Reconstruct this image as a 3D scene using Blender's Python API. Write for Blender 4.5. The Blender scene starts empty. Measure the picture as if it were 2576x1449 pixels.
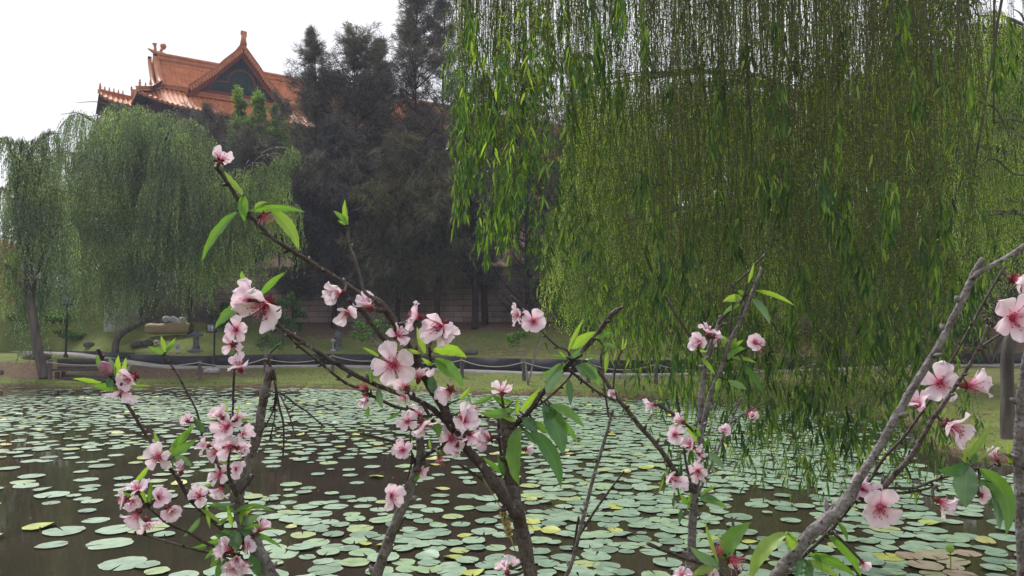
import bpy, math, random
import numpy as np
from mathutils import Matrix, Vector
rng = np.random.default_rng(7); random.seed(7)
SC = bpy.context.scene
# ------------------------------------------------------------------ camera, sky, sun, exposure
F = 1930.0; W2, H2 = 1288.0, 724.5                # focal length / centre in reference pixels (2576 x 1449)
TH = math.atan(105.5 / F); CAM = np.array([0, 0, 2.2])
cam = bpy.data.cameras.new("camera"); co = bpy.data.objects.new("camera", cam); SC.collection.objects.link(co)
co.location = CAM; co.rotation_euler = (math.pi/2 + TH, 0, 0)
cam.sensor_width = 36; cam.lens = 36 * F / 2576; cam.clip_start = 0.05; cam.clip_end = 600
SC.camera = co
world = bpy.data.worlds.new("World"); SC.world = world; world.use_nodes = True
SUN_EL, SUN_AZ = math.radians(52), math.radians(-35)
wn = world.node_tree; wn.nodes.clear()
sky = wn.nodes.new('ShaderNodeTexSky'); sky.sky_type = 'NISHITA'; sky.sun_disc = False
sky.sun_elevation = SUN_EL; sky.sun_rotation = SUN_AZ; sky.dust_density = 3
mx = wn.nodes.new('ShaderNodeMixRGB'); mx.inputs[0].default_value = .9
tcw = wn.nodes.new('ShaderNodeTexCoord'); nzw = wn.nodes.new('ShaderNodeTexNoise'); nzw.inputs['Scale'].default_value = 2.2; nzw.inputs['Detail'].default_value = 5
crw = wn.nodes.new('ShaderNodeValToRGB'); crw.color_ramp.elements[0].position = .3; crw.color_ramp.elements[0].color = (8.2, 8.3, 8.8, 1)
crw.color_ramp.elements[1].position = .7; crw.color_ramp.elements[1].color = (9.4, 9.4, 9.6, 1)
wn.links.new(tcw.outputs['Generated'], nzw.inputs['Vector']); wn.links.new(nzw.outputs['Fac'], crw.inputs[0])
bg = wn.nodes.new('ShaderNodeBackground'); bg.inputs[1].default_value = .115
wo = wn.nodes.new('ShaderNodeOutputWorld')
wn.links.new(sky.outputs[0], mx.inputs[1]); wn.links.new(crw.outputs[0], mx.inputs[2])
wn.links.new(mx.outputs[0], bg.inputs[0]); wn.links.new(bg.outputs[0], wo.inputs[0])
sl = bpy.data.lights.new("sun", 'SUN'); sl.energy = 3.4; sl.angle = math.radians(14); sl.color = (1, .96, .9)
so = bpy.data.objects.new("sun", sl); SC.collection.objects.link(so)
sd = Vector((math.sin(SUN_AZ)*math.cos(SUN_EL), math.cos(SUN_AZ)*math.cos(SUN_EL), math.sin(SUN_EL)))
so.rotation_euler = sd.to_track_quat('Z', 'Y').to_euler(); so.location = (0, 0, 60)
SC.view_settings.view_transform = 'Standard'; SC.view_settings.look = 'None'
SC.view_settings.exposure = 0.14; SC.view_settings.gamma = 1
SC.cycles.max_bounces = 6; SC.cycles.diffuse_bounces = 3; SC.cycles.transmission_bounces = 4; SC.cycles.transparent_max_bounces = 8
SC.cycles.use_denoising = True
# ------------------------------------------------------------------ pixel helpers (design aid: a pixel and a distance give a place)
RT = np.array([1., 0, 0]); FW = np.array([0, math.cos(TH), math.sin(TH)]); UP = np.array([0, -math.sin(TH), math.cos(TH)])
def ray(x, y): return FW + (x - W2)/F*RT + (H2 - y)/F*UP
def at(x, y, Y):
    d = ray(x, y); return CAM + d * Y / d[1]
def px(n, Y): return n / F * Y
def ss(a, b, x): t = np.clip((x - a)/(b - a), 0, 1); return t*t*(3 - 2*t)
# ------------------------------------------------------------------ materials
def new_mat(name):
    m = bpy.data.materials.new(name); m.use_nodes = True; nt = m.node_tree; nt.nodes.clear()
    out = nt.nodes.new('ShaderNodeOutputMaterial'); p = nt.nodes.new('ShaderNodeBsdfPrincipled'); nt.links.new(p.outputs[0], out.inputs[0])
    return m, nt, p, out
def c4(c): return (c[0], c[1], c[2], 1)
def noise(nt, scale, detail=4, coord='Object', sc=(1, 1, 1)):
    tc = nt.nodes.new('ShaderNodeTexCoord'); mp = nt.nodes.new('ShaderNodeMapping'); mp.inputs['Scale'].default_value = sc
    n = nt.nodes.new('ShaderNodeTexNoise'); n.inputs['Scale'].default_value = scale; n.inputs['Detail'].default_value = detail
    nt.links.new(tc.outputs[coord], mp.inputs[0]); nt.links.new(mp.outputs[0], n.inputs['Vector']); return n.outputs['Fac']
def ramp(nt, fac, stops):
    r = nt.nodes.new('ShaderNodeValToRGB'); e = r.color_ramp.elements
    e[0].position, e[0].color = stops[0][0], c4(stops[0][1]); e[1].position, e[1].color = stops[-1][0], c4(stops[-1][1])
    for pos, c in stops[1:-1]:
        k = e.new(pos); k.color = c4(c)
    nt.links.new(fac, r.inputs[0]); return r.outputs[0]
def mixc(nt, fac, a, b, mode='MIX'):
    m = nt.nodes.new('ShaderNodeMixRGB'); m.blend_type = mode
    for i, v in ((0, fac), (1, a), (2, b)):
        if isinstance(v, (int, float)): m.inputs[i].default_value = v
        elif isinstance(v, tuple): m.inputs[i].default_value = c4(v)
        else: nt.links.new(v, m.inputs[i])
    return m.outputs[0]
def bump(nt, p, h, strength=.3, dist=.02):
    b = nt.nodes.new('ShaderNodeBump'); b.inputs['Strength'].default_value = strength; b.inputs['Distance'].default_value = dist
    nt.links.new(h, b.inputs['Height']); nt.links.new(b.outputs[0], p.inputs['Normal'])
def rough_mat(name, stops, scale=3, rough=.8, bs=.4, bd=.02, detail=6, spec=.3, sc=(1, 1, 1), metal=0):
    m, nt, p, o = new_mat(name); f = noise(nt, scale, detail, sc=sc)
    nt.links.new(ramp(nt, f, stops), p.inputs['Base Color']); p.inputs['Roughness'].default_value = rough
    p.inputs['Specular IOR Level'].default_value = spec; p.inputs['Metallic'].default_value = metal
    if bs: bump(nt, p, noise(nt, scale*3, 6, sc=sc), bs, bd)
    return m
def leaf_mat(name, cols, trans=.35, rough=.55, clump=None, spec=.3):
    """cols: dark..light colours picked per leaf; clump: scale of slow tone change through the crown"""
    m, nt, p, o = new_mat(name)
    g = nt.nodes.new('ShaderNodeNewGeometry'); oi = nt.nodes.new('ShaderNodeObjectInfo')
    ad = nt.nodes.new('ShaderNodeMath'); ad.operation = 'ADD'; nt.links.new(g.outputs['Random Per Island'], ad.inputs[0]); nt.links.new(oi.outputs['Random'], ad.inputs[1])
    fr = nt.nodes.new('ShaderNodeMath'); fr.operation = 'FRACT'; nt.links.new(ad.outputs[0], fr.inputs[0])
    n = len(cols); col = ramp(nt, fr.outputs[0], [(i/(n-1), c) for i, c in enumerate(cols)])
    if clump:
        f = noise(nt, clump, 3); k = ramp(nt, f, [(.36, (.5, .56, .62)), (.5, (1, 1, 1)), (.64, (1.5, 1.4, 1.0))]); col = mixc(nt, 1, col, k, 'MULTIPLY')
    nt.links.new(col, p.inputs['Base Color']); p.inputs['Roughness'].default_value = rough; p.inputs['Specular IOR Level'].default_value = spec
    t = nt.nodes.new('ShaderNodeBsdfTranslucent'); tcol = mixc(nt, 1, col, (1.5, 1.6, .7), 'MULTIPLY'); nt.links.new(tcol, t.inputs[0])
    ms = nt.nodes.new('ShaderNodeMixShader'); ms.inputs[0].default_value = trans
    nt.links.new(p.outputs[0], ms.inputs[1]); nt.links.new(t.outputs[0], ms.inputs[2]); nt.links.new(ms.outputs[0], o.inputs[0])
    return m
M = {}
def bark_mat(name, stops, spots):
    m, nt, p, o = new_mat(name); c = ramp(nt, noise(nt, 45, 6), stops); f = ramp(nt, noise(nt, 260, 4), [(.3, (.45, .42, .42)), (.55, (1, 1, 1)), (.8, (1.35, 1.35, 1.4))]); c = mixc(nt, 1, c, f, 'MULTIPLY')
    l = ramp(nt, noise(nt, 150, 2, sc=(1, 1, .6)), [(.63, (0, 0, 0)), (.68, (1, 1, 1))]); c = mixc(nt, l, c, spots); nt.links.new(c, p.inputs['Base Color']); p.inputs['Roughness'].default_value = .62; p.inputs['Specular IOR Level'].default_value = .45
    bump(nt, p, noise(nt, 190, 6), 1.0, .003); return m
M['bark_dark'] = rough_mat('dark_peach_bark', [(.3, (.022, .014, .013)), (.6, (.06, .042, .038)), (.8, (.12, .1, .095))], 60, .75, .7, .004)
M['bark_brown'] = rough_mat('brown_peach_bark', [(.25, (.03, .02, .018)), (.55, (.1, .075, .066)), (.8, (.2, .17, .16))], 45, .8, .8, .005)
M['bark_grey'] = rough_mat('grey_peach_bark', [(.25, (.06, .048, .046)), (.5, (.17, .145, .14)), (.75, (.3, .27, .27))], 50, .75, .7, .004)
M['bark_dark'] = bark_mat('dark_peach_bark', [(.3, (.026, .016, .015)), (.6, (.06, .042, .04)), (.85, (.12, .10, .10))], (.16, .13, .12)); M['bark_brown'] = bark_mat('brown_peach_bark', [(.3, (.045, .03, .027)), (.55, (.095, .072, .066)), (.8, (.17, .145, .14))], (.03, .018, .015)); M['bark_grey'] = bark_mat('grey_peach_bark', [(.3, (.08, .064, .064)), (.5, (.16, .138, .14)), (.75, (.27, .245, .255))], (.05, .03, .028))
M['trunk'] = rough_mat('tree_trunk_bark', [(.3, (.05, .04, .036)), (.7, (.16, .135, .12))], 4, .9, .8, .05, sc=(1, 1, .25))
M['trunk_dark'] = rough_mat('dark_trunk_bark', [(.3, (.012, .01, .01)), (.7, (.045, .036, .034))], 4, .9, .8, .05, sc=(1, 1, .25))
M['twig'] = rough_mat('willow_twig', [(.3, (.08, .078, .03)), (.7, (.17, .16, .07))], 5, .8, 0)
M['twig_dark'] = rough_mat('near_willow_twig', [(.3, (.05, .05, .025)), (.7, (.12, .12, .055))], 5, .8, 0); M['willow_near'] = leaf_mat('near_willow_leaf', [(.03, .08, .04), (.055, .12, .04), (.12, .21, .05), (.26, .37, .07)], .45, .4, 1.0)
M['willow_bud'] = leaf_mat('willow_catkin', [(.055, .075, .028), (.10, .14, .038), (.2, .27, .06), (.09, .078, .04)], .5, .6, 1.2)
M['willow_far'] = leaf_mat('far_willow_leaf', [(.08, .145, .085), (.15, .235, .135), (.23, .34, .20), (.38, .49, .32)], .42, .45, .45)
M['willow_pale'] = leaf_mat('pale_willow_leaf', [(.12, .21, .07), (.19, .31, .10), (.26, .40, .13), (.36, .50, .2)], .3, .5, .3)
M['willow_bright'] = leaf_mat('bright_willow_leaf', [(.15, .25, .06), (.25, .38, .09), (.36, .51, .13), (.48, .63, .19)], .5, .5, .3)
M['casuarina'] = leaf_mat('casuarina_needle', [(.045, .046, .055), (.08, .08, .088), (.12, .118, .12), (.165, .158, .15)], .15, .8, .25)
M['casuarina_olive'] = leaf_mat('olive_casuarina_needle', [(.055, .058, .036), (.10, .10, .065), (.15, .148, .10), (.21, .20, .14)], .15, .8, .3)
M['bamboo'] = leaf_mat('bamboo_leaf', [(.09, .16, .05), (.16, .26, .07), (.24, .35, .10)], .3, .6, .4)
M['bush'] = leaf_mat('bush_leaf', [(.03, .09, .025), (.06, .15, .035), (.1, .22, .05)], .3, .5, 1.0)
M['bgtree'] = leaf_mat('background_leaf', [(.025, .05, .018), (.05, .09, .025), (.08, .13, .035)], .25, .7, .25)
def simple(name, col, rough=.6, spec=.4, metal=0):
    m, nt, p, o = new_mat(name); p.inputs['Base Color'].default_value = c4(col); p.inputs['Roughness'].default_value = rough
    p.inputs['Specular IOR Level'].default_value = spec; p.inputs['Metallic'].default_value = metal; return m
# ------------------------------------------------------------------ mesh helpers
def mesh_np(name, V, faces, mats, fmat=None, smooth=False, attr=None):
    V = np.asarray(V, dtype=np.float32); fl = [np.asarray(f, dtype=np.int32) for f in faces if len(f)]
    me = bpy.data.meshes.new(name); me.vertices.add(len(V)); me.vertices.foreach_set('co', V.ravel())
    li = np.concatenate([f.ravel() for f in fl]); tot = np.concatenate([np.full(len(f), f.shape[1], np.int32) for f in fl])
    st = np.concatenate([[0], np.cumsum(tot)[:-1]]).astype(np.int32)
    me.loops.add(len(li)); me.loops.foreach_set('vertex_index', li); me.polygons.add(len(tot)); me.polygons.foreach_set('loop_start', st)
    for m in mats: me.materials.append(m)
    if fmat is not None: me.polygons.foreach_set('material_index', np.concatenate([np.full(len(f), k, np.int32) for f, k in zip([f for f in faces if len(f)], [k for f, k in zip(faces, fmat) if len(f)])]))
    if smooth: me.polygons.foreach_set('use_smooth', np.ones(len(tot), dtype=bool))
    if attr:
        for an, av in attr.items():
            a = me.attributes.new(an, 'FLOAT', 'POINT'); a.data.foreach_set('value', np.asarray(av, dtype=np.float32))
    me.update(calc_edges=True); me.validate(); return me
ORG = {}
def link(name, me, parent=None, origin=(0, 0, 0)):
    o = bpy.data.objects.new(name, me); SC.collection.objects.link(o)
    if parent: o.parent = parent
    o.location = origin; return o
def org(o): return np.array(ORG.get(o.name, (0, 0, 0)), dtype=float)
def mk(name, V, faces, mats, parent=None, origin=None, **kw):
    """V in world metres; stored relative to the parent's (or own) base"""
    V = np.asarray(V, dtype=float)
    if parent is not None: o = link(name, mesh_np(name, V - org(parent), faces, mats, **kw), parent); ORG[o.name] = tuple(org(parent))
    else:
        b = np.array(origin if origin is not None else (0, 0, 0), dtype=float)
        o = link(name, mesh_np(name, V - b, faces, mats, **kw), None, b); ORG[o.name] = tuple(b)
    return o
def tag(o, label=None, cat=None, group=None, kind=None):
    if label: o['label'] = label
    if cat: o['category'] = cat
    if group: o['group'] = group
    if kind: o['kind'] = kind
    return o
def thing(name, base, label, cat, group=None):
    o = link(name, None, None, base); ORG[o.name] = tuple(base); return tag(o, label, cat, group)
class MB:
    def __init__(s): s.V = []; s.F = {}; s.n = 0; s.A = []
    def add(s, V, faces, mi=0, a=None):
        V = np.asarray(V, dtype=float)
        for f in faces:
            f = np.asarray(f, dtype=np.int64)
            if len(f): s.F.setdefault((f.shape[1], mi), []).append(f + s.n)
        s.V.append(V); s.n += len(V); s.A.append(np.zeros(len(V)) if a is None else np.asarray(a)); return s
    def out(s):
        ks = sorted(s.F); return np.concatenate(s.V), [np.concatenate(s.F[k]) for k in ks], [k[1] for k in ks]
    def build(s, name, mats, parent=None, origin=None, smooth=False, attr=None):
        V, f, fm = s.out(); mats = mats if isinstance(mats, list) else [mats]
        return mk(name, V, f, mats, parent, origin, fmat=fm, smooth=smooth, attr=({attr: np.concatenate(s.A)} if attr else None))
def box(c, s, rot=0, taper=1.0, ax=None):
    x, y, z = s[0]/2, s[1]/2, s[2]/2
    V = np.array([[-x, -y, -z], [x, -y, -z], [x, y, -z], [-x, y, -z], [-x*taper, -y*taper, z], [x*taper, -y*taper, z], [x*taper, y*taper, z], [-x*taper, y*taper, z]])
    if rot: cr, sr = math.cos(rot), math.sin(rot); V = V @ np.array([[cr, sr, 0], [-sr, cr, 0], [0, 0, 1]])
    if ax is not None: V = V @ np.asarray(ax)
    return V + np.asarray(c), [np.array([[0, 3, 2, 1], [4, 5, 6, 7], [0, 1, 5, 4], [1, 2, 6, 5], [2, 3, 7, 6], [3, 0, 4, 7]])]
def catmull(P, n):
    P = np.asarray(P, dtype=float)
    if len(P) < 3:
        t = np.linspace(0, 1, n*(len(P)-1)+1)[:, None]; return P[0]*(1-t) + P[-1]*t
    Q = np.vstack([2*P[0]-P[1], P, 2*P[-1]-P[-2]]); out = []
    for i in range(1, len(Q)-2):
        t = np.linspace(0, 1, n, endpoint=False)[:, None]; a, b, c, d = Q[i-1], Q[i], Q[i+1], Q[i+2]
        out.append(.5*((2*b) + (-a+c)*t + (2*a-5*b+4*c-d)*t*t + (-a+3*b-3*c+d)*t**3))
    out.append(P[-1][None]); return np.vstack(out)
def tube(P, R, sides=8, cap=True, knob=0, seed=0):
    P = np.asarray(P, dtype=float); n = len(P); R = np.broadcast_to(np.asarray(R, dtype=float), (n,)).copy()
    T = np.gradient(P, axis=0); T /= np.linalg.norm(T, axis=1)[:, None] + 1e-12
    ref = np.array([0, 0, 1.]) if abs(T[0][2]) < .9 else np.array([1., 0, 0]); u = np.cross(T[0], ref); u /= np.linalg.norm(u)
    V = []; r_ = np.random.default_rng(seed)
    ph = np.arange(sides)/sides*2*math.pi
    for i in range(n):
        u = u - T[i]*np.dot(u, T[i]); u /= np.linalg.norm(u) + 1e-12; v = np.cross(T[i], u)
        rr = R[i]*(1 + (knob*r_.normal(size=sides) if knob else 0))
        V.append(P[i] + (np.cos(ph)*rr)[:, None]*u + (np.sin(ph)*rr)[:, None]*v)
    V = np.vstack(V); i = np.arange(n-1)[:, None]*sides; j = np.arange(sides)[None]; k = (j+1) % sides
    Q = np.stack([i+j, i+k, i+sides+k, i+sides+j], -1).reshape(-1, 4); fs = [Q]
    if cap:
        V = np.vstack([V, P[0], P[-1]]); b = n*sides; j = np.arange(sides); k = (j+1) % sides
        fs.append(np.concatenate([np.stack([k, j, np.full(sides, b)], -1), np.stack([(n-1)*sides+j, (n-1)*sides+k, np.full(sides, b+1)], -1)]))
    return V, fs
def lathe(prof, c, n=16, sq=1.0):
    ph = np.arange(n)/n*2*math.pi; V = np.vstack([np.stack([np.cos(ph)*r, np.sin(ph)*r*sq, np.full(n, z)], -1) for r, z in prof]) + np.asarray(c)
    i = np.arange(len(prof)-1)[:, None]*n; j = np.arange(n)[None]; k = (j+1) % n
    return V, [np.stack([i+j, i+k, i+n+k, i+n+j], -1).reshape(-1, 4)]
def sphere(c, r, n=10, m=7, rough=0, seed=0):
    r = np.broadcast_to(np.asarray(r, dtype=float), (3,)); a = np.linspace(0, math.pi, m); r_ = np.random.default_rng(seed)
    V, f = lathe([(math.sin(t), math.cos(t)) for t in a[::-1]], (0, 0, 0), n)
    if rough: V = V*(1 + rough*r_.normal(size=(len(V), 1)))
    return V*r + np.asarray(c), f
def nrm(a): return a/(np.linalg.norm(a, axis=-1, keepdims=True) + 1e-12)
def rand_dir(n, r_=rng): return nrm(r_.normal(size=(n, 3)))
def leaf_quads(B, A, L, Wd, r_=rng):
    n = len(B); L = np.broadcast_to(L, (n,))[:, None]; Wd = np.broadcast_to(Wd, (n,))[:, None]
    S = nrm(np.cross(A, rand_dir(n, r_))); m = B + A*L*.45
    V = np.stack([B, m + S*Wd, B + A*L, m - S*Wd], 1).reshape(-1, 3); return V, [np.arange(n*4).reshape(-1, 4)]
def leaf_long(B, A, L, Wd, r_=rng, droop=.25):
    n = len(B); L = np.broadcast_to(L, (n,))[:, None]; Wd = np.broadcast_to(Wd, (n,))[:, None]
    S = nrm(np.cross(A, rand_dir(n, r_))); dz = np.array([0, 0, -1.])
    p1 = B + A*L*.3; p2 = B + A*L*.65 + dz*L*droop*.35; p3 = B + A*L*.95 + dz*L*droop
    V = np.stack([B, p1+S*Wd, p1-S*Wd, p2+S*Wd*.8, p2-S*Wd*.8, p3], 1).reshape(-1, 3); k = np.arange(n)[:, None]*6
    return V, [k + np.array([[1, 2, 4, 3]]), np.concatenate([k + np.array([[0, 2, 1]]), k + np.array([[3, 4, 5]])])]
def strands(tops, out, L, seg=.09, arc=.5, sway=.06, r_=rng, twig_r=.004):
    """hanging withes: returns lists of sampled points per strand plus a stem mesh"""
    mb = MB(); pts = []; ids = []; K = 9; N = len(tops); t = np.linspace(0, 1, K)
    ph = r_.uniform(0, 6.28, (N, 2)); fr = r_.uniform(1.2, 2.6, (N, 1))
    s = t[None]*L[:, None]
    off = arc*(1 - np.exp(-s/ (arc*1.2 + 1e-6)))
    P = tops[:, None] + out[:, None]*off[..., None]
    dz = -(s - .35*off); P[..., 2] += dz
    am = sway*t[None]*np.minimum(L[:, None], 4)/2
    P[..., 0] += am*np.sin(fr*s*1.1 + ph[:, :1]); P[..., 1] += am*np.cos(fr*s + ph[:, 1:])
    tri = np.array([[1, 0, 0], [-.5, .87, 0], [-.5, -.87, 0]]); rr = twig_r*(1.15 - t*.7)
    V = (P[:, :, None] + tri[None, None]*rr[None, :, None, None]).reshape(-1, 3)
    b = (np.arange(N)[:, None, None]*K + np.arange(K-1)[None, :, None])*3; j = np.arange(3)[None, None]; k = (j+1) % 3
    Q = np.stack([b+j, b+k, b+3+k, b+3+j], -1).reshape(-1, 4)
    cnt = np.maximum(2, (L/seg).astype(int)); idx = np.repeat(np.arange(N), cnt)
    loc = np.concatenate([(np.arange(c) + r_.uniform(0, 1, c))/c for c in cnt]) ; u = np.clip(loc, 0, .9999)*(K-1); i0 = u.astype(int); f = (u - i0)[:, None]
    S = P[idx, i0]*(1-f) + P[idx, i0+1]*f
    return (V, [Q]), S, idx, loc
def dirs_down(n, down=.8, r_=rng):
    a = r_.uniform(0, 6.28, n); h = r_.uniform(.25, 1, n); return nrm(np.stack([np.cos(a)*h, np.sin(a)*h, -down*np.ones(n) + r_.normal(0, .25, n)], -1))
# ------------------------------------------------------------------ terrain
shore = [(-70, 30.5), (-40, 30), (-24, 29.6)]
for x, y in ((0, 975), (230, 974), (500, 973), (700, 974), (860, 979), (1000, 984), (1300, 994), (1480, 998), (1600, 1003), (1900, 1017), (2150, 1036), (2300, 1072)):
    d = ray(x, y); p = CAM + d*(-CAM[2]/d[2]); shore.append((p[0], p[1]))
for x, y in ((2345, 1128), (2440, 1150), (2576, 1165)):
    d = ray(x, y); p = CAM + d*(-CAM[2]/d[2]); shore.append((p[0], p[1]))
shore += [(11, 10.8), (14.5, 7), (14.8, 2.6), (-45, 2.2), (-70, 4)]
SH = np.array(shore)
def sdf(X, Y):
    X = np.asarray(X, dtype=float); Y = np.asarray(Y, dtype=float); D = np.full(X.shape, 1e9); ins = np.zeros(X.shape, bool)
    for i in range(len(SH)):
        a, b = SH[i], SH[(i+1) % len(SH)]; e = b - a; t = np.clip(((X-a[0])*e[0] + (Y-a[1])*e[1])/(e@e), 0, 1)
        D = np.minimum(D, np.hypot(X-a[0]-t*e[0], Y-a[1]-t*e[1])); c = (a[1] > Y) != (b[1] > Y)
        with np.errstate(divide='ignore', invalid='ignore'): ins ^= c & (X < (b[0]-a[0])*(Y-a[1])/(b[1]-a[1]+1e-12) + a[0])
    return np.where(ins, -D, D)
WX = np.array([-70, -45, -32, -22, -19, -16.3, -14.2, -9.6, -7, -1.5, 1, 4.8, 9.6, 20, 30, 60]); WY = np.array([60, 56, 48, 40, 38, 36.2, 36, 38.2, 37.2, 33.1, 31.3, 29.9, 31.9, 38, 40, 42])
def wallY(X): return np.interp(X, WX, WY)
def plat(X): return .45 + .5*ss(-14, -24, X)
def step(X): return .48*ss(-27, -12, X)
BW = 43.5     # depth of the big retaining wall
def height(X, Y):
    X = np.asarray(X, dtype=float); Y = np.asarray(Y, dtype=float); d = sdf(X, Y)
    far = Y > 14 - 0*X
    pl = plat(X); z = np.where(d < 0, -np.minimum(.9, .05 - d*.8), .1*ss(0, .12, d) + .2*ss(.1, 2.2, d) + (pl-.3)*ss(2, 4.5, d))
    near = (Y < 4) & (d > 0); z = np.where(near, .1*ss(0, .1, d) + .6*ss(0, 1.3, d), z)
    wy = wallY(X); top = pl + step(X); t = np.clip((Y - wy)/(BW - wy), 0, 1)
    lawn = top + (2.65 - top)*t**1.15
    z = np.where((Y > wy + .28) & (Y > 20) & (d > 3), lawn, z)
    hm = ss(-34, -22, X); hill = 2.65 + 2.9*ss(BW+.3, BW+.9, Y)*hm*(1-ss(24, 27, X)) + hm*9*ss(45, 82, Y) + (1-hm)*4*ss(45, 90, Y)
    z = np.where(Y > BW, np.maximum(hill, z), z)
    z = z + np.where(d > .3, .03*np.sin(X*1.7+Y*.9)*np.sin(Y*1.3-X*.4), 0)
    return z
def ground_hit(x, y, lo=14, hi=120):
    t = np.arange(lo, hi, .02); d = ray(x, y); P = CAM[None] + d[None]*(t/d[1])[:, None]; h = height(P[:, 0], P[:, 1]); k = np.argmax(P[:, 2] <= h)
    if P[k, 2] > h[k]: k = len(t)-1
    return np.array([P[k, 0], P[k, 1], h[k]])
gx = np.concatenate([np.linspace(-180, -72, 14), np.arange(-70, -26, 1.0), np.arange(-26, 14, .22), np.arange(14, 50, 1.0), np.linspace(52, 200, 18)])
gy = np.concatenate([np.linspace(-60, -2, 8), np.arange(-1, 14, .5), np.arange(14, 44.6, .22), np.arange(45, 100, 1.2), np.linspace(102, 330, 24)])
GX, GY = np.meshgrid(gx, gy, indexing='ij'); GZ = height(GX, GY); V = np.stack([GX, GY, GZ], -1).reshape(-1, 3); ny = len(gy)
i = np.arange(len(gx)-1)[:, None]*ny; j = np.arange(ny-1)[None]; Q = np.stack([i+j, i+ny+j, i+ny+j+1, i+j+1], -1).reshape(-1, 4)
def ground_mat():
    m, nt, p, o = new_mat('lawn_and_soil'); n1 = noise(nt, .35, 5); n2 = noise(nt, 9, 6); n3 = noise(nt, 40, 3)
    g = ramp(nt, n2, [(.25, (.10, .13, .045)), (.5, (.15, .19, .062)), (.75, (.20, .24, .085))]); g2 = ramp(nt, n1, [(.35, (.75, .72, .7)), (.65, (1.2, 1.15, .95))]); g = mixc(nt, 1, g, g2, 'MULTIPLY')
    s = ramp(nt, n2, [(.3, (.085, .055, .038)), (.7, (.19, .13, .095))])
    a = nt.nodes.new('ShaderNodeAttribute'); a.attribute_name = 'soil'
    ad = nt.nodes.new('ShaderNodeMath'); ad.operation = 'ADD'; nt.links.new(a.outputs['Fac'], ad.inputs[0])
    mm = nt.nodes.new('ShaderNodeMath'); mm.operation = 'MULTIPLY_ADD'; nt.links.new(n1, mm.inputs[0]); mm.inputs[1].default_value = 1.2; mm.inputs[2].default_value = -.6; nt.links.new(mm.outputs[0], ad.inputs[1])
    n4 = noise(nt, 3, 5); ad2 = nt.nodes.new('ShaderNodeMath'); ad2.operation = 'MULTIPLY_ADD'; nt.links.new(n4, ad2.inputs[0]); ad2.inputs[1].default_value = .9; nt.links.new(ad.outputs[0], ad2.inputs[2])
    f = ramp(nt, ad2.outputs[0], [(.75, (0, 0, 0)), (1.0, (1, 1, 1))])
    nt.links.new(mixc(nt, f, g, s), p.inputs['Base Color']); p.inputs['Roughness'].default_value = .95; p.inputs['Specular IOR Level'].default_value = .1
    bump(nt, p, n3, .8, .05); return m
dd = sdf(V[:, 0], V[:, 1]); wyv = wallY(V[:, 0])
soil = .06 + .75*np.exp(-((V[:, 0]+15.5)/5)**2)*(dd > .9)*(V[:, 1] < wyv)*(dd < 6)*ss(.9, 1.8, dd) + .75*ss(39, 43, V[:, 1])*(V[:, 0] > -13) + .25*(V[:, 0] > -8)*(V[:, 1] > wyv) \
    + (V[:, 0] > 9)*.3*(V[:, 1] > 17) + 1.0*(dd < .14) + .8*(V[:, 1] > 43.4)*(V[:, 0] > -23) + .35*(V[:, 0] < -19)*ss(1, 2, dd)*(dd < 4)
mk('ground', V, [Q], [ground_mat()], smooth=True, attr={'soil': soil})
tag(bpy.data.objects['ground'], kind='structure')
# water
def water_mat():
    m, nt, p, o = new_mat('murky_pond_water'); n = noise(nt, 1.2, 4); nt.links.new(ramp(nt, n, [(.3, (.030, .024, .017)), (.7, (.046, .035, .025))]), p.inputs['Base Color'])
    p.inputs['Roughness'].default_value = .04; p.inputs['IOR'].default_value = 1.45; p.inputs['Specular IOR Level'].default_value = .5
    bump(nt, p, noise(nt, 2.5, 5, sc=(1, .6, 1)), .035, .05); return m
mk('pond_water', [[-75, 1, 0], [20, 1, 0], [20, 34, 0], [-75, 34, 0]], [np.array([[0, 1, 2, 3]])], [water_mat()]); tag(bpy.data.objects['pond_water'], kind='structure')
# garden path: pale concrete strip before the low wall, with thickness
xs = np.arange(-60, 40, .5); mb = MB(); wv = wallY(xs); wv = np.convolve(np.pad(wv, 4, mode='edge'), np.ones(9)/9, 'valid')
cross = [(-1.55, -.1), (-1.55, .035), (-.12, .035), (-.12, -.1)]
Vp = np.vstack([np.stack([xs, wv + dy, plat(xs) + .03 + dz], -1) for dy, dz in cross]); n = len(xs); k = np.arange(n-1)
mb.add(Vp, [np.stack([k+r*n, k+1+r*n, k+1+(r+1)*n, k+(r+1)*n], -1) for r in range(3)])
M['concrete'] = rough_mat('pale_path_concrete', [(.3, (.23, .21, .205)), (.7, (.33, .31, .30))], 2, .9, .3, .01)
tag(mb.build('garden_path', M['concrete']), kind='structure')
# road at the left edge
M['asphalt'] = rough_mat('road_asphalt', [(.3, (.11, .11, .13)), (.7, (.17, .17, .19))], 8, .95, .3, .01)
ra = [(-60, 49.4), (-30.6, 49.4), (-29.6, 53), (-34, 66), (-60, 80)]
rp = np.array([(x, y, height(np.array(x), np.array(y)) + .15) for x, y in ra]); rp[:, 2] = [1.35, 1.35, 1.5, 2.2, 3.3]
rb = rp.copy(); rb[:, 2] -= .5
mb = MB(); mb.add(np.vstack([rp, rb]), [np.array([[0, 1, 2, 3, 4]]), np.array([[5, 6, 1, 0], [6, 7, 2, 1], [7, 8, 3, 2]])]); tag(mb.build('road', M['asphalt']), kind='structure')
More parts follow.
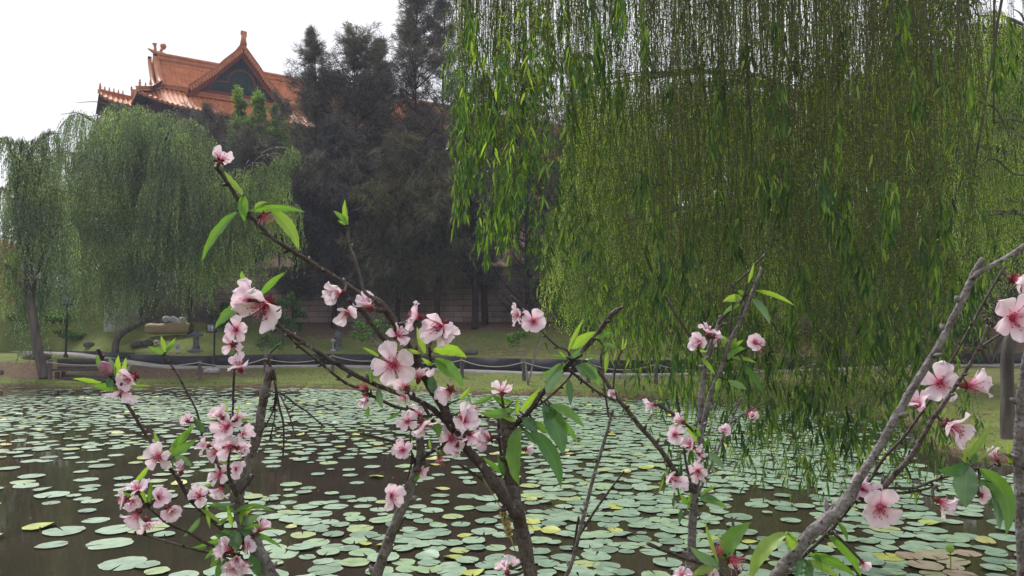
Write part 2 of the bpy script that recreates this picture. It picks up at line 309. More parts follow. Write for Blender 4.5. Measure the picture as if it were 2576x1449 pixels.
# ------------------------------------------------------------------ walls
M['edge_board'] = rough_mat('dark_edging_board', [(.3, (.012, .014, .018)), (.7, (.035, .038, .045))], 3, .6, .3, .01, sc=(1, 1, 3))
M['block'] = None
def block_mat():
    m, nt, p, o = new_mat('brown_block_masonry'); tc = nt.nodes.new('ShaderNodeTexCoord'); sp = nt.nodes.new('ShaderNodeSeparateXYZ'); cb = nt.nodes.new('ShaderNodeCombineXYZ')
    nt.links.new(tc.outputs['Object'], sp.inputs[0]); nt.links.new(sp.outputs[0], cb.inputs[0]); nt.links.new(sp.outputs[2], cb.inputs[1])
    b = nt.nodes.new('ShaderNodeTexBrick'); nt.links.new(cb.outputs[0], b.inputs['Vector']); b.inputs['Scale'].default_value = 1; b.inputs['Brick Width'].default_value = 1.1; b.inputs['Row Height'].default_value = .33
    b.inputs['Mortar Size'].default_value = .018; b.inputs['Color1'].default_value = (.26, .195, .18, 1); b.inputs['Color2'].default_value = (.33, .26, .24, 1); b.inputs['Mortar'].default_value = (.10, .075, .07, 1)
    n = noise(nt, .8, 5); k = ramp(nt, n, [(.3, (.7, .7, .72)), (.7, (1.25, 1.2, 1.15))]); nt.links.new(mixc(nt, 1, b.outputs['Color'], k, 'MULTIPLY'), p.inputs['Base Color'])
    p.inputs['Roughness'].default_value = .95; bump(nt, p, b.outputs['Fac'], -.5, .03); return m
M['block'] = block_mat()
M['render_wall'] = rough_mat('greyish_pink_rough_wall', [(.3, (.16, .13, .135)), (.7, (.25, .21, .215))], 5, .95, .8, .04)
# low dark edging wall, one section per board
xs = np.arange(-26, 32, 2.4); lw = thing('low_retaining_wall', (0, float(wallY(0)), .45), 'long low black boarded retaining wall curving behind the path', 'wall')
for a in xs:
    p0 = np.array([a, wallY(a)]); p1 = np.array([a+2.36, wallY(a+2.4)]); e = p1-p0; L = np.hypot(*e); rot = math.atan2(e[1], e[0]); h = float(step(a+1.2)) + .06
    c = (p0+p1)/2; z0 = float(plat(a+1.2)); mb = MB(); mb.add(*box((c[0], c[1]+.16, z0 + h/2 - .04), (L+.03, .42, h+.12), rot)); mb.build('board_panel', M['edge_board'], lw)
    mb = MB(); mb.add(*box((p0[0], p0[1]-.09, z0 + h/2 - .05), (.12, .1, h+.08), rot)); mb.build('board_post', M['edge_board'], lw)
# the big block wall
bw = thing('block_retaining_wall', (0, BW+.2, 2.6), 'tall brown concrete block retaining wall behind the casuarina trunks', 'wall')
mb = MB()
mb.add(*box((4.5, BW+.45, 3.9), (43, .6, 3.5)))
mb.build('wall_face', M['block'], bw); mb = MB(); mb.add(*box((4.5, BW+.42, 5.74), (43.1, .72, .16))); mb.build('coping', M['block'], bw)
gw = thing('rendered_wall', (-19.5, BW, 2.5), 'greyish pink rough wall behind the beige log planter', 'wall')
mb = MB(); mb.add(*box((-19.2, BW+.3, 3.9), (4.3, .5, 3.2))); mb.build('wall_face', M['render_wall'], gw)
mb = MB(); mb.add(*lathe([(.9, -.3), (.9, 2.6), (.75, 3.0), (.3, 3.2), (0.01, 3.25)], (-22.0, BW-.2, 2.4), 20)); mb.build('rounded_end', rough_mat('pale_render', [(.3, (.3, .29, .31)), (.7, (.42, .41, .42))], 3, .9, .3, .02), gw)
# ------------------------------------------------------------------ temple
ANG = math.radians(56.7); TA = np.array([math.sin(ANG), math.cos(ANG), 0]); TN = np.array([TA[1], -TA[0], 0]); TO = at(393, 133, 70)
def tl(u, v, z): u, v, z = np.broadcast_arrays(u, v, z); return TO + u[..., None]*TA + v[..., None]*TN + z[..., None]*np.array([0, 0, 1.])
def tile_mat():
    m, nt, p, o = new_mat('orange_glazed_tile'); a = nt.nodes.new('ShaderNodeAttribute'); a.attribute_name = 's'
    w = nt.nodes.new('ShaderNodeMath'); w.operation = 'FRACT'; mu = nt.nodes.new('ShaderNodeMath'); mu.operation = 'MULTIPLY'; mu.inputs[1].default_value = 3.2; nt.links.new(a.outputs['Fac'], mu.inputs[0]); nt.links.new(mu.outputs[0], w.inputs[0])
    n = noise(nt, 1.5, 6); c = ramp(nt, n, [(.3, (.36, .115, .04)), (.55, (.47, .155, .055)), (.75, (.56, .21, .085))]); k = ramp(nt, w.outputs[0], [(0, (.55, .5, .5)), (.16, (1, 1, 1)), (1, (1, 1, 1))])
    nt.links.new(mixc(nt, 1, c, k, 'MULTIPLY'), p.inputs['Base Color']); p.inputs['Roughness'].default_value = .62; p.inputs['Specular IOR Level'].default_value = .3; return m
M['tile'] = tile_mat(); M['tile_trim'] = rough_mat('orange_ridge_trim', [(.3, (.36, .13, .055)), (.7, (.50, .19, .085))], 2, .45, .2, .01)
M['red_trim'] = rough_mat('dull_red_bargeboard', [(.3, (.16, .035, .035)), (.7, (.22, .055, .05))], 3, .6, 0); M['green_slat'] = rough_mat('dark_green_louvre', [(.3, (.01, .05, .05)), (.7, (.018, .075, .07))], 2, .6, 0)
M['under'] = rough_mat('eave_timber_and_shade', [(.3, (.05, .02, .02)), (.7, (.09, .04, .035))], 2, .8, 0); M['temple_wall'] = rough_mat('salmon_temple_wall', [(.3, (.42, .22, .17)), (.7, (.55, .30, .23))], .6, .9, .1)
TP = thing('temple', tuple(tl(20., -4., -9.)), 'large Chinese temple with orange tiled roofs and a green louvred gable on the hill', 'building')
def tiled(name, U, prof, par, pitch=.4, lift=None, cut=None, swap=False, res=6):
    """ribbed roof sheet: U=(u0,u1) along the eave, prof=[(v,z)..] curve down the slope"""
    nu = max(8, int((U[1]-U[0])/pitch*res)); us = np.linspace(U[0], U[1], nu); P = catmull(np.array([(a, b, 0) for a, b in prof]), 5)[:, :2]; s = np.concatenate([[0], np.cumsum(np.hypot(*np.diff(P, axis=0).T))])
    UU, KK = np.meshgrid(us, np.arange(len(P)), indexing='ij'); v = P[KK, 0]; z = P[KK, 1].copy(); x = (UU/pitch) % 1; bumpz = .12*np.clip(np.cos((x-.5)*2*math.pi), 0, 1)**.6 if True else 0
    z = z + bumpz
    Uo = UU.copy()
    if lift is not None: z = z + lift(UU, v)
    if cut is not None: Uo = cut(UU, v)
    mb = MB()
    if swap: Vv = tl(v, Uo, z)
    else: Vv = tl(Uo, v, z)
    n2 = len(P); i = np.arange(nu-1)[:, None]*n2; j = np.arange(n2-1)[None]; Q = np.stack([i+j, i+j+1, i+n2+j+1, i+n2+j], -1).reshape(-1, 4)
    mb.add(Vv.reshape(-1, 3), [Q], 0, np.tile(s, nu)); V2 = Vv.copy(); V2[..., 2] -= .22; mb.add(V2.reshape(-1, 3), [Q[:, ::-1]], 1)
    e = np.arange(nu-1); VE = np.vstack([Vv[:, -1], V2[:, -1]]); mb.add(VE, [np.stack([e, e+nu, e+nu+1, e+1], -1)], 0)
    return mb.build(name, [M['tile'], M['under']], par, attr='s')
up = [(.15, -.95), (1.1, -2.1), (2.2, -3.25), (3.35, -4.1)]; LEN = 62
tiled('upper_roof', (0, LEN), up, TP); tiled('upper_roof', (0, LEN), [(-a, b) for a, b in up], TP)
lo = [(3.6, -4.35), (5.2, -5.4), (6.8, -6.35), (8.2, -7.0)]
lift = lambda U, v: .85*np.clip((2.6-U)/5.2, 0, 1)**2*np.clip((v-3)/5, 0, 1)
cut = lambda U, v: np.maximum(U, -.3 - (np.abs(v)-3.4)*.55)
tiled('lower_roof', (-2.4, LEN), lo, TP, lift=lift, cut=cut)
tiled('end_roof', (-6.5, 6.5), [(-.3, -4.35), (-1.2, -5.2), (-2.3, -5.75)], TP, swap=True, lift=lambda U, v: .15*np.clip((np.abs(U)-3.5)/3, 0, 1)**2*np.clip(-v/2.3, 0, 1))
def bar(path, w, h, par, name, mat, z0=0):
    """moulded bar: stepped cross-section along a temple-local path"""
    mb = MB(); P = np.array([tl(*p) for p in np.asarray(path, dtype=float)])
    for ww, a, b in ((w, 0, .3), (w*.72, .3, .42), (w*.85, .42, .8), (w*1.1, .8, 1.0)):
        n = len(P); T = np.gradient(P, axis=0); Hn = nrm(np.cross(T, [0, 0, 1.])); q = []
        for sgn, zz in ((-1, a), (1, a), (1, b), (-1, b)): q.append(P + Hn*ww/2*sgn + np.array([0, 0, h*zz + z0]))
        VV = np.vstack(q); k = np.arange(n-1); fs = [np.stack([k+r*n, k+1+r*n, k+1+((r+1) % 4)*n, k+((r+1) % 4)*n], -1) for r in range(4)]
        fs.append(np.array([[0, n, 2*n, 3*n], [n-1, 4*n-1, 3*n-1, 2*n-1]])); mb.add(VV, fs)
    return mb.build(name, mat, par)
bar([(.1, 0, -1.15), (20, 0, -1.15), (40, 0, -1.15), (LEN, 0, -1.15)], .55, 1.15, TP, 'main_ridge', M['tile_trim'])
up_p = catmull(np.array([(0, a, b) for a, b in [(0.05, -.5)] + up]), 4)
bar(up_p, .5, .42, TP, 'rake_ridge', M['tile_trim']); bar(up_p - np.array([.55, 0, .25]), .3, .3, TP, 'rake_ridge', M['tile_trim'])
bk = up_p.copy(); bk[:, 1] *= -1; bar(bk, .5, .42, TP, 'rake_ridge', M['tile_trim'])
bar([(-.2, 3.5, -4.3), (1.9, 3.6, -4.3), (3, 3.6, -4.3)], .5, .4, TP, 'ledge_trim', M['tile_trim']); bar([(10, 3.6, -4.3), (30, 3.6, -4.3), (LEN, 3.6, -4.3)], .5, .4, TP, 'ledge_trim', M['tile_trim'])
bar([(0, 3.5, -4.25), (-.9, 5.2, -5.0), (-1.7, 6.8, -5.65), (-2.45, 8.2, -6.15)], .4, .4, TP, 'hip_ridge', M['tile_trim'])
# gable end wall on the left
mb = MB(); pts = [(-.0, v, z) for v, z in [(-3.3, -4.2), (3.3, -4.2), (2.2, -3.3), (1.1, -2.2), (0, -.9), (-1.1, -2.2), (-2.2, -3.3)]]
mb.add(np.vstack([[tl(.25, p[1], p[2]) for p in pts]]).reshape(-1, 3), [np.array([[0, 1, 2, 3, 4, 5, 6]])]); mb.build('end_gable', M['red_trim'], TP)
# ridge-end ornament: an upright beast tail with curl
def ornament(u, v, z, s, along=True):
    mb = MB(); ax = (lambda a, h: tl(u+a*s, v, z+h*s)) if along else (lambda a, h: tl(u, v+a*s, z+h*s))
    P = lambda L: np.array([ax(a, h) for a, h in L])
    mb.add(*tube(P([(.9, 0), (.3, .1), (-.5, .25), (-1.2, .55)]), [.38*s, .34*s, .25*s, .1*s], 8))
    mb.add(*tube(P([(-.3, .1), (-.28, .8), (-.35, 1.15), (-.38, 1.4)]), [.26*s, .17*s, .2*s, .34*s], 8))
    mb.add(*tube(P([(.35, .1), (.5, .7), (.75, 1.0), (.75, 1.5)]), [.24*s, .18*s, .28*s, .2*s], 8)); mb.add(*sphere(ax(.72, 1.25), (.42*s, .42*s, .42*s)))
    return mb
ornament(.1, 0, -.1, .68).build('ridge_ornament', M['tile_trim'], TP, smooth=True)
# cross gable facing the pond
GA, GL_, GR_, ZB, ZT = 6.65, 2.0, 10.6, -4.35, .25; gv = 5.0
def side_curve(u1): t = np.linspace(0, 1, 9); return [(GA + (u1-GA)*q, ZT - (ZT-ZB)*(q*1.08 - .08*q*q if q < .5 else q**.88*1.0)) for q in t]
for u1 in (GL_, GR_):
    sc_ = side_curve(u1); P = np.array(sc_); mb = MB(); vs = np.linspace(gv, -1.2, 60*2)
    n1, n2 = len(P), len(vs); UU = np.repeat(P[:, 0], n2); ZZ = np.repeat(P[:, 1], n2) + np.tile(.07*np.clip(np.cos(vs/.34*2*math.pi), 0, 1), n1); Vv = tl(UU, np.tile(vs, n1), ZZ)
    i = np.arange(n1-1)[:, None]*n2; j = np.arange(n2-1)[None]; Q = np.stack([i+j, i+j+1, i+n2+j+1, i+n2+j], -1).reshape(-1, 4)
    s = np.concatenate([[0], np.cumsum(np.hypot(*np.diff(P, axis=0).T))]); mb.add(Vv, [Q], 0, np.repeat(s, n2)); V2 = Vv.copy(); V2[:, 2] -= .2; mb.add(V2, [Q], 1); mb.build('gable_roof', [M['tile'], M['under']], TP, attr='s')
    bar([(a, gv-.15, b) for a, b in sc_], .5, .42, TP, 'gable_rake', M['tile_trim'], z0=-.02)
    # fringe of tile ends and the red bargeboard
    mb = MB(); L = catmull(np.array([(a, gv+.05, b) for a, b in sc_]), 6); Ls = np.concatenate([[0], np.cumsum(np.linalg.norm(np.diff(L, axis=0), axis=1))])
    for q in np.arange(.25, Ls[-1]-.1, .3): c = [np.interp(q, Ls, L[:, k]) for k in range(3)]; mb.add(*sphere(tl(c[0], c[1], c[2]-.2), (.14, .14, .2), 6, 5))
    mb.build('tile_fringe', M['tile_trim'], TP, smooth=True)
    mb = MB(); th = .42; A = L.copy(); A[:, 1] = gv-.25; A[:, 2] -= .35; B = A.copy(); B[:, 2] -= th; C2 = A.copy(); C2[:, 1] -= .3; D2 = B.copy(); D2[:, 1] -= .3; n = len(A)
    VV = np.vstack([np.array([tl(*p) for p in X]) for X in (A, B, C2, D2)]); k = np.arange(n-1); mb.add(VV, [np.stack([k, k+1, k+1+n, k+n], -1), np.stack([k+n, k+1+n, k+1+3*n, k+3*n], -1), np.stack([k, k+1, k+1+2*n, k+2*n], -1)])
    mb.build('bargeboard', M['red_trim'], TP)
bar([(GA, gv+.1, ZT-.1), (GA, 2, ZT-.1), (GA, 0, ZT-.1)], .45, .5, TP, 'gable_ridge', M['tile_trim'])
mb = MB(); mb.add(*tube([tl(GA, gv-.1, ZT+.3), tl(GA, gv-.1, ZT+.9), tl(GA, gv-.1, ZT+1.4)], [.34, .24, .2], 8)); mb.add(*box(tl(GA-.1, gv-.1, ZT+1.45), (.3, .25, .35), .6)); mb.add(*box(tl(GA+.15, gv-.1, ZT+1.35), (.22, .25, .5), .6)); mb.build('gable_finial', M['tile_trim'], TP)
# louvred wall with trefoil arch
def in_tri(u, off=0):  # height of the wall under the gable at u
    q = (GA-u)/(GA-GL_) if u < GA else (u-GA)/(GR_-GA); return ZT - (ZT-ZB)*q - .75
mb = MB(); wv_ = 4.1
mb.add(np.array([tl(GL_+.6, wv_, -4.3), tl(GR_-.6, wv_, -4.3), tl(GA, wv_, ZT-.6)]), [np.array([[0, 1, 2]])]); mb.build('gable_wall', simple('gable_backing', (.004, .02, .022), .8), TP)
mb = MB()
for u in np.arange(GL_+1.1, GR_-.9, .17):
    zt = in_tri(u)
    if zt > -3.95: c = tl(u, wv_+.06, (zt-4.05)/2); mb.add(*box(c, (.07, .08, zt+4.05), math.atan2(TA[1], TA[0])))
mb.build('louvre', M['green_slat'], TP)
def arc(cu, cz, r, a0, a1, n=12): return [(cu + r*math.cos(t), wv_+.14, cz + r*math.sin(t)) for t in np.linspace(a0, a1, n)]
path = arc(GA-1.75, -4.0, 1.05, math.pi, math.pi/2, 8) + arc(GA+.05, -2.85, 1.2, math.pi*1.02, -.02*math.pi, 18) + arc(GA+1.85, -4.0, 1.05, math.pi/2, 0, 8)
mb = MB(); mb.add(*tube([tl(*p) for p in path], .075, 6)); mb.build('arch_trim', M['red_trim'], TP)
bar([(GL_+.7, 4.15, -4.3), (GA, 4.15, -4.3), (GR_-.7, 4.15, -4.3)], .35, .35, TP, 'gable_sill', M['red_trim'])
bar([(1.9, 4.3, -4.75), (GA, 4.3, -4.75), (11, 4.3, -4.75)], .5, .42, TP, 'ledge_trim', M['tile_trim'])
# roof beasts along the eave hips
def beast(p, s): mb = MB(); mb.add(*lathe([(.16*s, 0), (.13*s, .25*s), (.17*s, .4*s), (.09*s, .6*s), (.12*s, .72*s), (.02*s, .95*s)], p, 8)); return mb
for q in range(4): beast(tl(-2.3+q*.55, 8.0-q*.9, -5.7+q*.25), .45 if q else .65).build('roof_beast', M['tile_trim'], TP)
# lower wing roof at the far left
tiled('wing_roof', (-4.7, 3), [(1.0, -5.0), (2.0, -5.55), (3.0, -6.1)], TP, lift=lambda U, v: .55*np.clip((-2.2-U)/2.5, 0, 1)**2)
tiled('wing_roof', (-4.7, 3), [(1.0, -5.0), (0, -5.6), (-1.2, -6.1)], TP)
bar([(-4.75, 1.9, -5.1), (-4.0, 1.4, -5.05), (-2, 1.0, -5.1), (2, 1.0, -5.1)], .35, .35, TP, 'wing_ridge', M['tile_trim'])
for q in range(6): beast(tl(-4.65+q*.37, 1.75-q*.12, -4.8), .5 if q else .7).build('roof_beast', M['tile_trim'], TP)
mb = MB(); mb.add(*box(tl(-1.75, 1.0, -4.45), (.75, .3, .75), math.atan2(TA[1], TA[0]))); mb.add(*box(tl(-2.1, 1.0, -4.0), (.12, .28, .3), math.atan2(TA[1], TA[0]))); mb.add(*box(tl(-1.45, 1.0, -3.98), (.12, .28, .32), math.atan2(TA[1], TA[0]))); mb.build('ridge_box', M['tile_trim'], TP)
# walls
rw = math.atan2(TA[1], TA[0])
mb = MB(); mb.add(*box(tl(31.5, 0, -15.5), (61, 10.4, 11), rw)); mb.build('wall', M['temple_wall'], TP); mb = MB(); mb.add(*box(tl(30.6, 0, -7.9), (62.8, 10.6, 4.2), rw)); mb.add(*box(tl(.1, 0, -13), (2.6, 10.5, 7), rw)); mb.build('eave_shade_wall', M['under'], TP)  # upper wall and left end coloured dark to paint in shade below the eaves
mb = MB(); mb.add(*box(tl(-1.6, -.4, -13.8), (4.6, 4.4, 15), rw)); mb.build('wing_wall', M['under'], TP)
for q in range(14):
    mb = MB(); mb.add(*box(tl(1.5+q*4.4, 5.75, -13.5), (.6, .6, 15), rw)); mb.build('column', M['red_trim'], TP)
mb = MB(); mb.add(*box(tl(30, 5.6, -7.6), (61, .5, 1.3), rw)); mb.build('eave_beam', M['under'], TP)
# small orange-walled pavilion glimpsed at the left edge
pv = ground_hit(0, 842, 40, 75); pb = thing('pavilion', tuple(pv), 'small orange walled pavilion glimpsed through the willow at the left edge', 'building')
c = at(2, 705, pv[1]+3); sx = 3.2
mb = MB(); mb.add(*box((c[0]-1.2, c[1], (c[2]+pv[2])/2+.6), (sx, 3, c[2]-pv[2]+1.6))); mb.build('wall', rough_mat('orange_render', [(.3, (.5, .2, .06)), (.7, (.62, .28, .1))], 1, .8, 0), pb)
mb = MB(); mb.add(*box((c[0]-1.2, c[1], c[2]+1.9), (sx+1.6, 4.6, 1.2), 0, .45)); mb.build('roof', M['tile_trim'], pb)
# ------------------------------------------------------------------ trees
def hz(p, h=0.0): return np.array([p[0], p[1], float(height(np.array(p[0]), np.array(p[1]))) + h])
def trunk_part(name, path, r0, r1, mat, par, sides=9, knob=.05, mb=None, seed=1):
    P = catmull(np.array(path), 6); R = np.linspace(r0, r1, len(P)); own = mb is None; mb = mb or MB(); mb.add(*tube(P, R, sides, knob=knob, seed=seed))
    return mb.build(name, mat, par, smooth=True) if own else mb
def weeping(base, label, mounds, leaf, trunk, r0=.2, lseg=.075, leafL=.13, leafW=.019, nper=90, seed=3, group=None, minz=.35, arcf=.45, name='weeping_willow', water=False, dy=1.2):
    """mounds: (px, py, radius px, drop px, Y)"""
    r_ = np.random.default_rng(seed); T = thing(name, tuple(base), label, 'tree', group); st = MB(); lf = MB(); lim = MB(); Tp = catmull(np.array(trunk), 6)
    MB_trunk = MB(); MB_trunk.add(*tube(Tp, np.linspace(r0, r0*.45, len(Tp)), 10, knob=.06, seed=seed)); MB_trunk.build('trunk', M['trunk'], T, smooth=True)
    for (mx_, my, mr, md, Y) in mounds:
        C = at(mx_, my, Y); R = px(mr, Y); D = px(md, Y); n = int(nper*(.55 + R*R*.5)); n = min(n, 300)
        k = np.argmin(np.linalg.norm(Tp[len(Tp)//2:] - C - np.array([0, 0, -2.5]), axis=1)) + len(Tp)//2; a = Tp[k]; m = (a + C)/2 + np.array([0, 0, .15*np.linalg.norm(C-a)])
        P = catmull(np.array([a, m, C]), 6); lim.add(*tube(P, np.linspace(r0*.35, .03, len(P)), 6, knob=.05, seed=seed))
        for q in range(5): e = C + np.array([r_.normal()*R*.6, r_.normal()*R*.5, -.15*R]); P2 = catmull(np.array([P[-5], (P[-5]+e)/2 + [0, 0, .25*R], e]), 4); lim.add(*tube(P2, np.linspace(.035, .012, len(P2)), 5))
        az = r_.uniform(0, 6.283, n); rr = r_.uniform(0, 1, n)**.62; o = np.stack([np.cos(az), np.sin(az), 0*az], -1)
        tops = C + o*(rr*R*.8)[:, None] + np.stack([0*az, 0*az, .12*R - .55*R*rr**2 + r_.normal(0, .12*R, n)], -1)
        L = D*r_.uniform(.45, 1.0, n)*(1 - .25*(1-rr)); ground = height(tops[:, 0], tops[:, 1]) if not water else np.zeros(n); L = np.clip(L, .4, np.maximum(.5, tops[:, 2] - np.maximum(ground, 0) - minz - r_.uniform(0, .5, n)))
        (Vs, Fs), S, idx, loc = strands(tops, o, L, lseg, arc=max(.15, R*arcf*.6), sway=.12, r_=r_, twig_r=.006); st.add(Vs, Fs)
        A = dirs_down(len(S), 1.1, r_); V_, F_ = leaf_quads(S, A, leafL*r_.uniform(.7, 1.25, len(S)), leafW*r_.uniform(.8, 1.2, len(S)), r_); lf.add(V_, F_)
    lim.build('limbs', M['trunk'], T, smooth=True); Vs, Fs, _ = st.out(); V_, F_, _ = lf.out(); allb = MB(); allb.add(Vs, Fs, 1); allb.add(V_, F_, 0)
    allb.build('crown', [leaf, M['twig']], T); return T
# main far willow, middle left
b = ground_hit(290, 897, 34, 46); Y0 = b[1]
tr = [b, at(291, 865, Y0), at(300, 846, Y0), at(325, 828, Y0+.1), at(352, 813, Y0), at(378, 784, Y0), at(395, 745, Y0), at(372, 640, Y0), at(335, 520, Y0), at(320, 430, Y0), at(310, 360, Y0)]
mm = [(205, 290, 60, 300), (300, 285, 70, 260), (370, 292, 70, 300), (450, 325, 70, 330), (515, 350, 45, 320), (165, 385, 55, 360), (250, 420, 85, 330), (345, 420, 95, 330), (440, 440, 90, 330), (190, 545, 70, 270), (285, 575, 85, 230),
      (380, 570, 85, 220), (470, 560, 75, 240), (230, 650, 60, 180), (340, 660, 70, 130), (520, 470, 55, 260), (165, 480, 50, 330), (300, 660, 30, 240), (285, 330, 90, 250), (400, 360, 90, 250), (300, 265, 45, 160), (350, 272, 45, 160), (420, 285, 50, 160), (480, 305, 45, 160)]
weeping(b, 'big grey green weeping willow with a bent dark trunk left of the temple roof', [(a, c, r, d, Y0 + random.uniform(-1.8, 1.8)) for a, c, r, d in mm], M['willow_far'], tr, .17, seed=5, group='weeping willows on the far bank')
# willow to its right with pale trailing curtain
b = ground_hit(478, 838, 34, 43); Y1 = b[1]
tr = [b, at(477, 790, Y1), at(483, 700, Y1), at(520, 600, Y1), at(560, 520, Y1), at(600, 470, Y1)]
mm = [(735, 372, 22, 60), (705, 395, 30, 190), (655, 420, 50, 260), (600, 430, 50, 300), (560, 455, 50, 320), (620, 520, 60, 220), (690, 470, 38, 170), (745, 515, 18, 190), (550, 560, 50, 200), (500, 640, 40, 150), (590, 600, 50, 130), (665, 520, 40, 150)]
weeping(b, 'pale green weeping willow with a thin curtain reaching over to the dark casuarinas', [(a, c, r, d, Y1 - 3 + random.uniform(-1, 1)) for a, c, r, d in mm], M['willow_pale'], tr, .16, seed=6, nper=70, group='weeping willows on the far bank')
# left edge willow over the leaning trunk
b = ground_hit(112, 952, 28, 38); Y2 = b[1]
tr = [b, at(104, 915, Y2), at(92, 860, Y2), at(82, 790, Y2), at(70, 700, Y2), at(50, 560, Y2), at(40, 450, Y2)]
mm = [(6, 470, 18, 160), (60, 400, 35, 230), (110, 410, 35, 250), (45, 520, 40, 260), (95, 500, 60, 290), (5, 660, 35, 150), (75, 620, 55, 230), (130, 600, 40, 200), (18, 345, 22, 70), (55, 352, 25, 120), (95, 350, 30, 200), (128, 330, 30, 250), (70, 390, 35, 200), (55, 440, 35, 220), (90, 450, 45, 240), (40, 385, 25, 90), (130, 470, 40, 260), (85, 700, 35, 250), (165, 560, 30, 260)]
weeping(b, 'weeping willow at the left edge with a leaning grey trunk on the bank', [(a, c, r, d, Y2 + random.uniform(-1.2, 1.2)) for a, c, r, d in mm], M['willow_far'], tr, .22, seed=7, nper=85, group='weeping willows on the far bank')
# bright willow behind the near curtain, right
b = hz((13.5, 27.0)); Y3 = 26
tr = [b, b+[.1, 0, 2], b+[0, .2, 5], b+[-.3, 0, 8]]
mm = [(1500, 215, 60, 300), (1590, 200, 60, 300), (1680, 225, 60, 300), (1770, 205, 60, 300), (1870, 215, 60, 300), (1960, 240, 60, 300), (2060, 215, 60, 300), (2160, 190, 60, 300), (2260, 170, 60, 300), (2350, 150, 60, 300), (1480, 330, 70, 420), (1580, 300, 80, 500), (1700, 330, 90, 500), (1820, 300, 90, 500), (1940, 330, 90, 480), (2060, 300, 90, 500), (2180, 320, 90, 480), (2300, 280, 90, 480), (2420, 250, 90, 480), (1420, 520, 50, 330), (1530, 560, 80, 280), (1650, 580, 80, 300), (1780, 560, 80, 300),
      (1900, 580, 90, 300), (2030, 560, 90, 300), (2150, 570, 90, 280), (2280, 560, 90, 260), (2380, 540, 70, 240), (1470, 720, 60, 130), (1560, 760, 60, 120)]
weeping(b, 'bright green weeping willow behind the near hanging curtain', [(a, c, r, d, Y3 + random.uniform(-1.5, 3)) for a, c, r, d in mm], M['willow_bright'], tr, .25, seed=8, nper=150, leafL=.1, leafW=.012)
b = hz((17.5, 23.0)); # the glowing willow at the right edge
tr = [b, b+[.1, 0, 2], b+[0, .2, 5], b+[.3, 0, 9]]
mm = [(2500, 90, 60, 330), (2570, 130, 70, 380), (2450, 260, 60, 330), (2540, 330, 70, 300), (2620, 200, 80, 400), (2660, 380, 80, 300), (2480, 470, 50, 180), (2700, 100, 80, 400), (2460, 120, 40, 300), (2520, 60, 40, 260), (2480, 180, 40, 300), (2560, 230, 50, 330), (2510, 420, 50, 260), (2590, 480, 60, 260), (2440, 360, 40, 300), (2455, 60, 45, 300), (2500, 30, 45, 300), (2550, 70, 45, 300), (2600, 60, 50, 300), (2470, 300, 50, 330), (2530, 500, 60, 300), (2460, 540, 50, 280), (2580, 360, 60, 300)]
weeping(b, 'yellow green willow glowing at the upper right edge', [(a, c, r, d, 22 + random.uniform(-1, 2)) for a, c, r, d in mm], M['willow_bright'], tr, .22, seed=9, nper=90, leafL=.1, leafW=.013)
# ---- casuarinas
def casuarina(base_px, topy, prof, Y, mat, label, seed, ntuft=1100, r0=.16, lean=0, needle=.42, nw=.014, group='casuarinas before the block wall', lo=.12, per=13):
    """prof: [(py, halfwidth px)] crown outline"""
    r_ = np.random.default_rng(seed); bx = base_px; b = hz((at(bx, 700, Y)[0], Y)); top = at(bx + lean, topy, Y); H = top[2] - b[2]
    T = thing('casuarina', tuple(b), label, 'tree', group); P = np.array([b + (top-b)*t + np.array([.12*math.sin(t*5+seed), 0, 0]) for t in np.linspace(0, 1, 8)]); P = catmull(P, 4)
    mb = MB(); mb.add(*tube(P, r0*(1 - .93*np.linspace(0, 1, len(P))**.9), 9, knob=.05, seed=seed)); mb.build('trunk', M['trunk_dark'], T, smooth=True)
    zs = np.array([at(bx, y, Y)[2] for y, w in prof])[::-1]; ws = np.array([px(w, Y) for y, w in prof])[::-1]
    nb = max(24, ntuft//24); dr = .15 if needle < .5 else -.55; br = MB(); tp = []; hz_ = r_.uniform(zs[0], zs[-1], nb); az = r_.uniform(0, 6.283, nb)
    for k in range(nb):
        w = np.interp(hz_[k], zs, ws)*r_.uniform(.35, 1.25); t = np.clip((hz_[k] - .45*w - b[2])/H, .02, .99); a = P[int(t*(len(P)-1))]; a = a + (top-b)*0
        e = np.array([a[0] + math.cos(az[k])*w, a[1] + math.sin(az[k])*w*.9, hz_[k] + .25*w]); m = (a+e)/2 + np.array([0, 0, -.08*w]); B = catmull(np.array([a, m, e]), 5)
        br.add(*tube(B, np.linspace(max(.012, .02*w+.008), .006, len(B)), 4, cap=False)); q = r_.uniform(.25, 1.05, ntuft//nb + 1)
        u = np.clip(q, 0, .999)*(len(B)-1); i0 = u.astype(int); tp.append(B[i0]*(1-(u-i0))[:, None] + B[i0+1]*(u-i0)[:, None] + r_.normal(0, .06+.10*w, (len(q), 3)))
    tp = np.concatenate(tp); n = len(tp); B = np.repeat(tp, per, 0) + r_.normal(0, .06, (n*per, 3)); cd = nrm(np.stack([tp[:, 0]-b[0], tp[:, 1]-b[1], 0*tp[:, 0]], -1)); A = nrm(np.repeat(cd*.45 + r_.normal(0, .25, (n, 3)) + np.array([0, 0, dr]), per, 0) + r_.normal(0, .38, (n*per, 3)))
    V_, F_ = leaf_quads(B, A, needle*r_.uniform(.5, 1.2, n*per), nw, r_); allb = MB(); allb.add(V_, F_, 0); Vb, Fb, _ = br.out(); allb.add(Vb, Fb, 1)
    allb.build('crown', [mat, M['trunk_dark']], T); return T
CA, CO_ = M['casuarina'], M['casuarina_olive']
casuarina(790, 74, [(74, 6), (130, 32), (190, 58), (240, 80), (340, 88), (450, 100), (600, 80), (690, 40)], 44.5, CA, 'slim dark casuarina just right of the temple gable', 11, 2600)
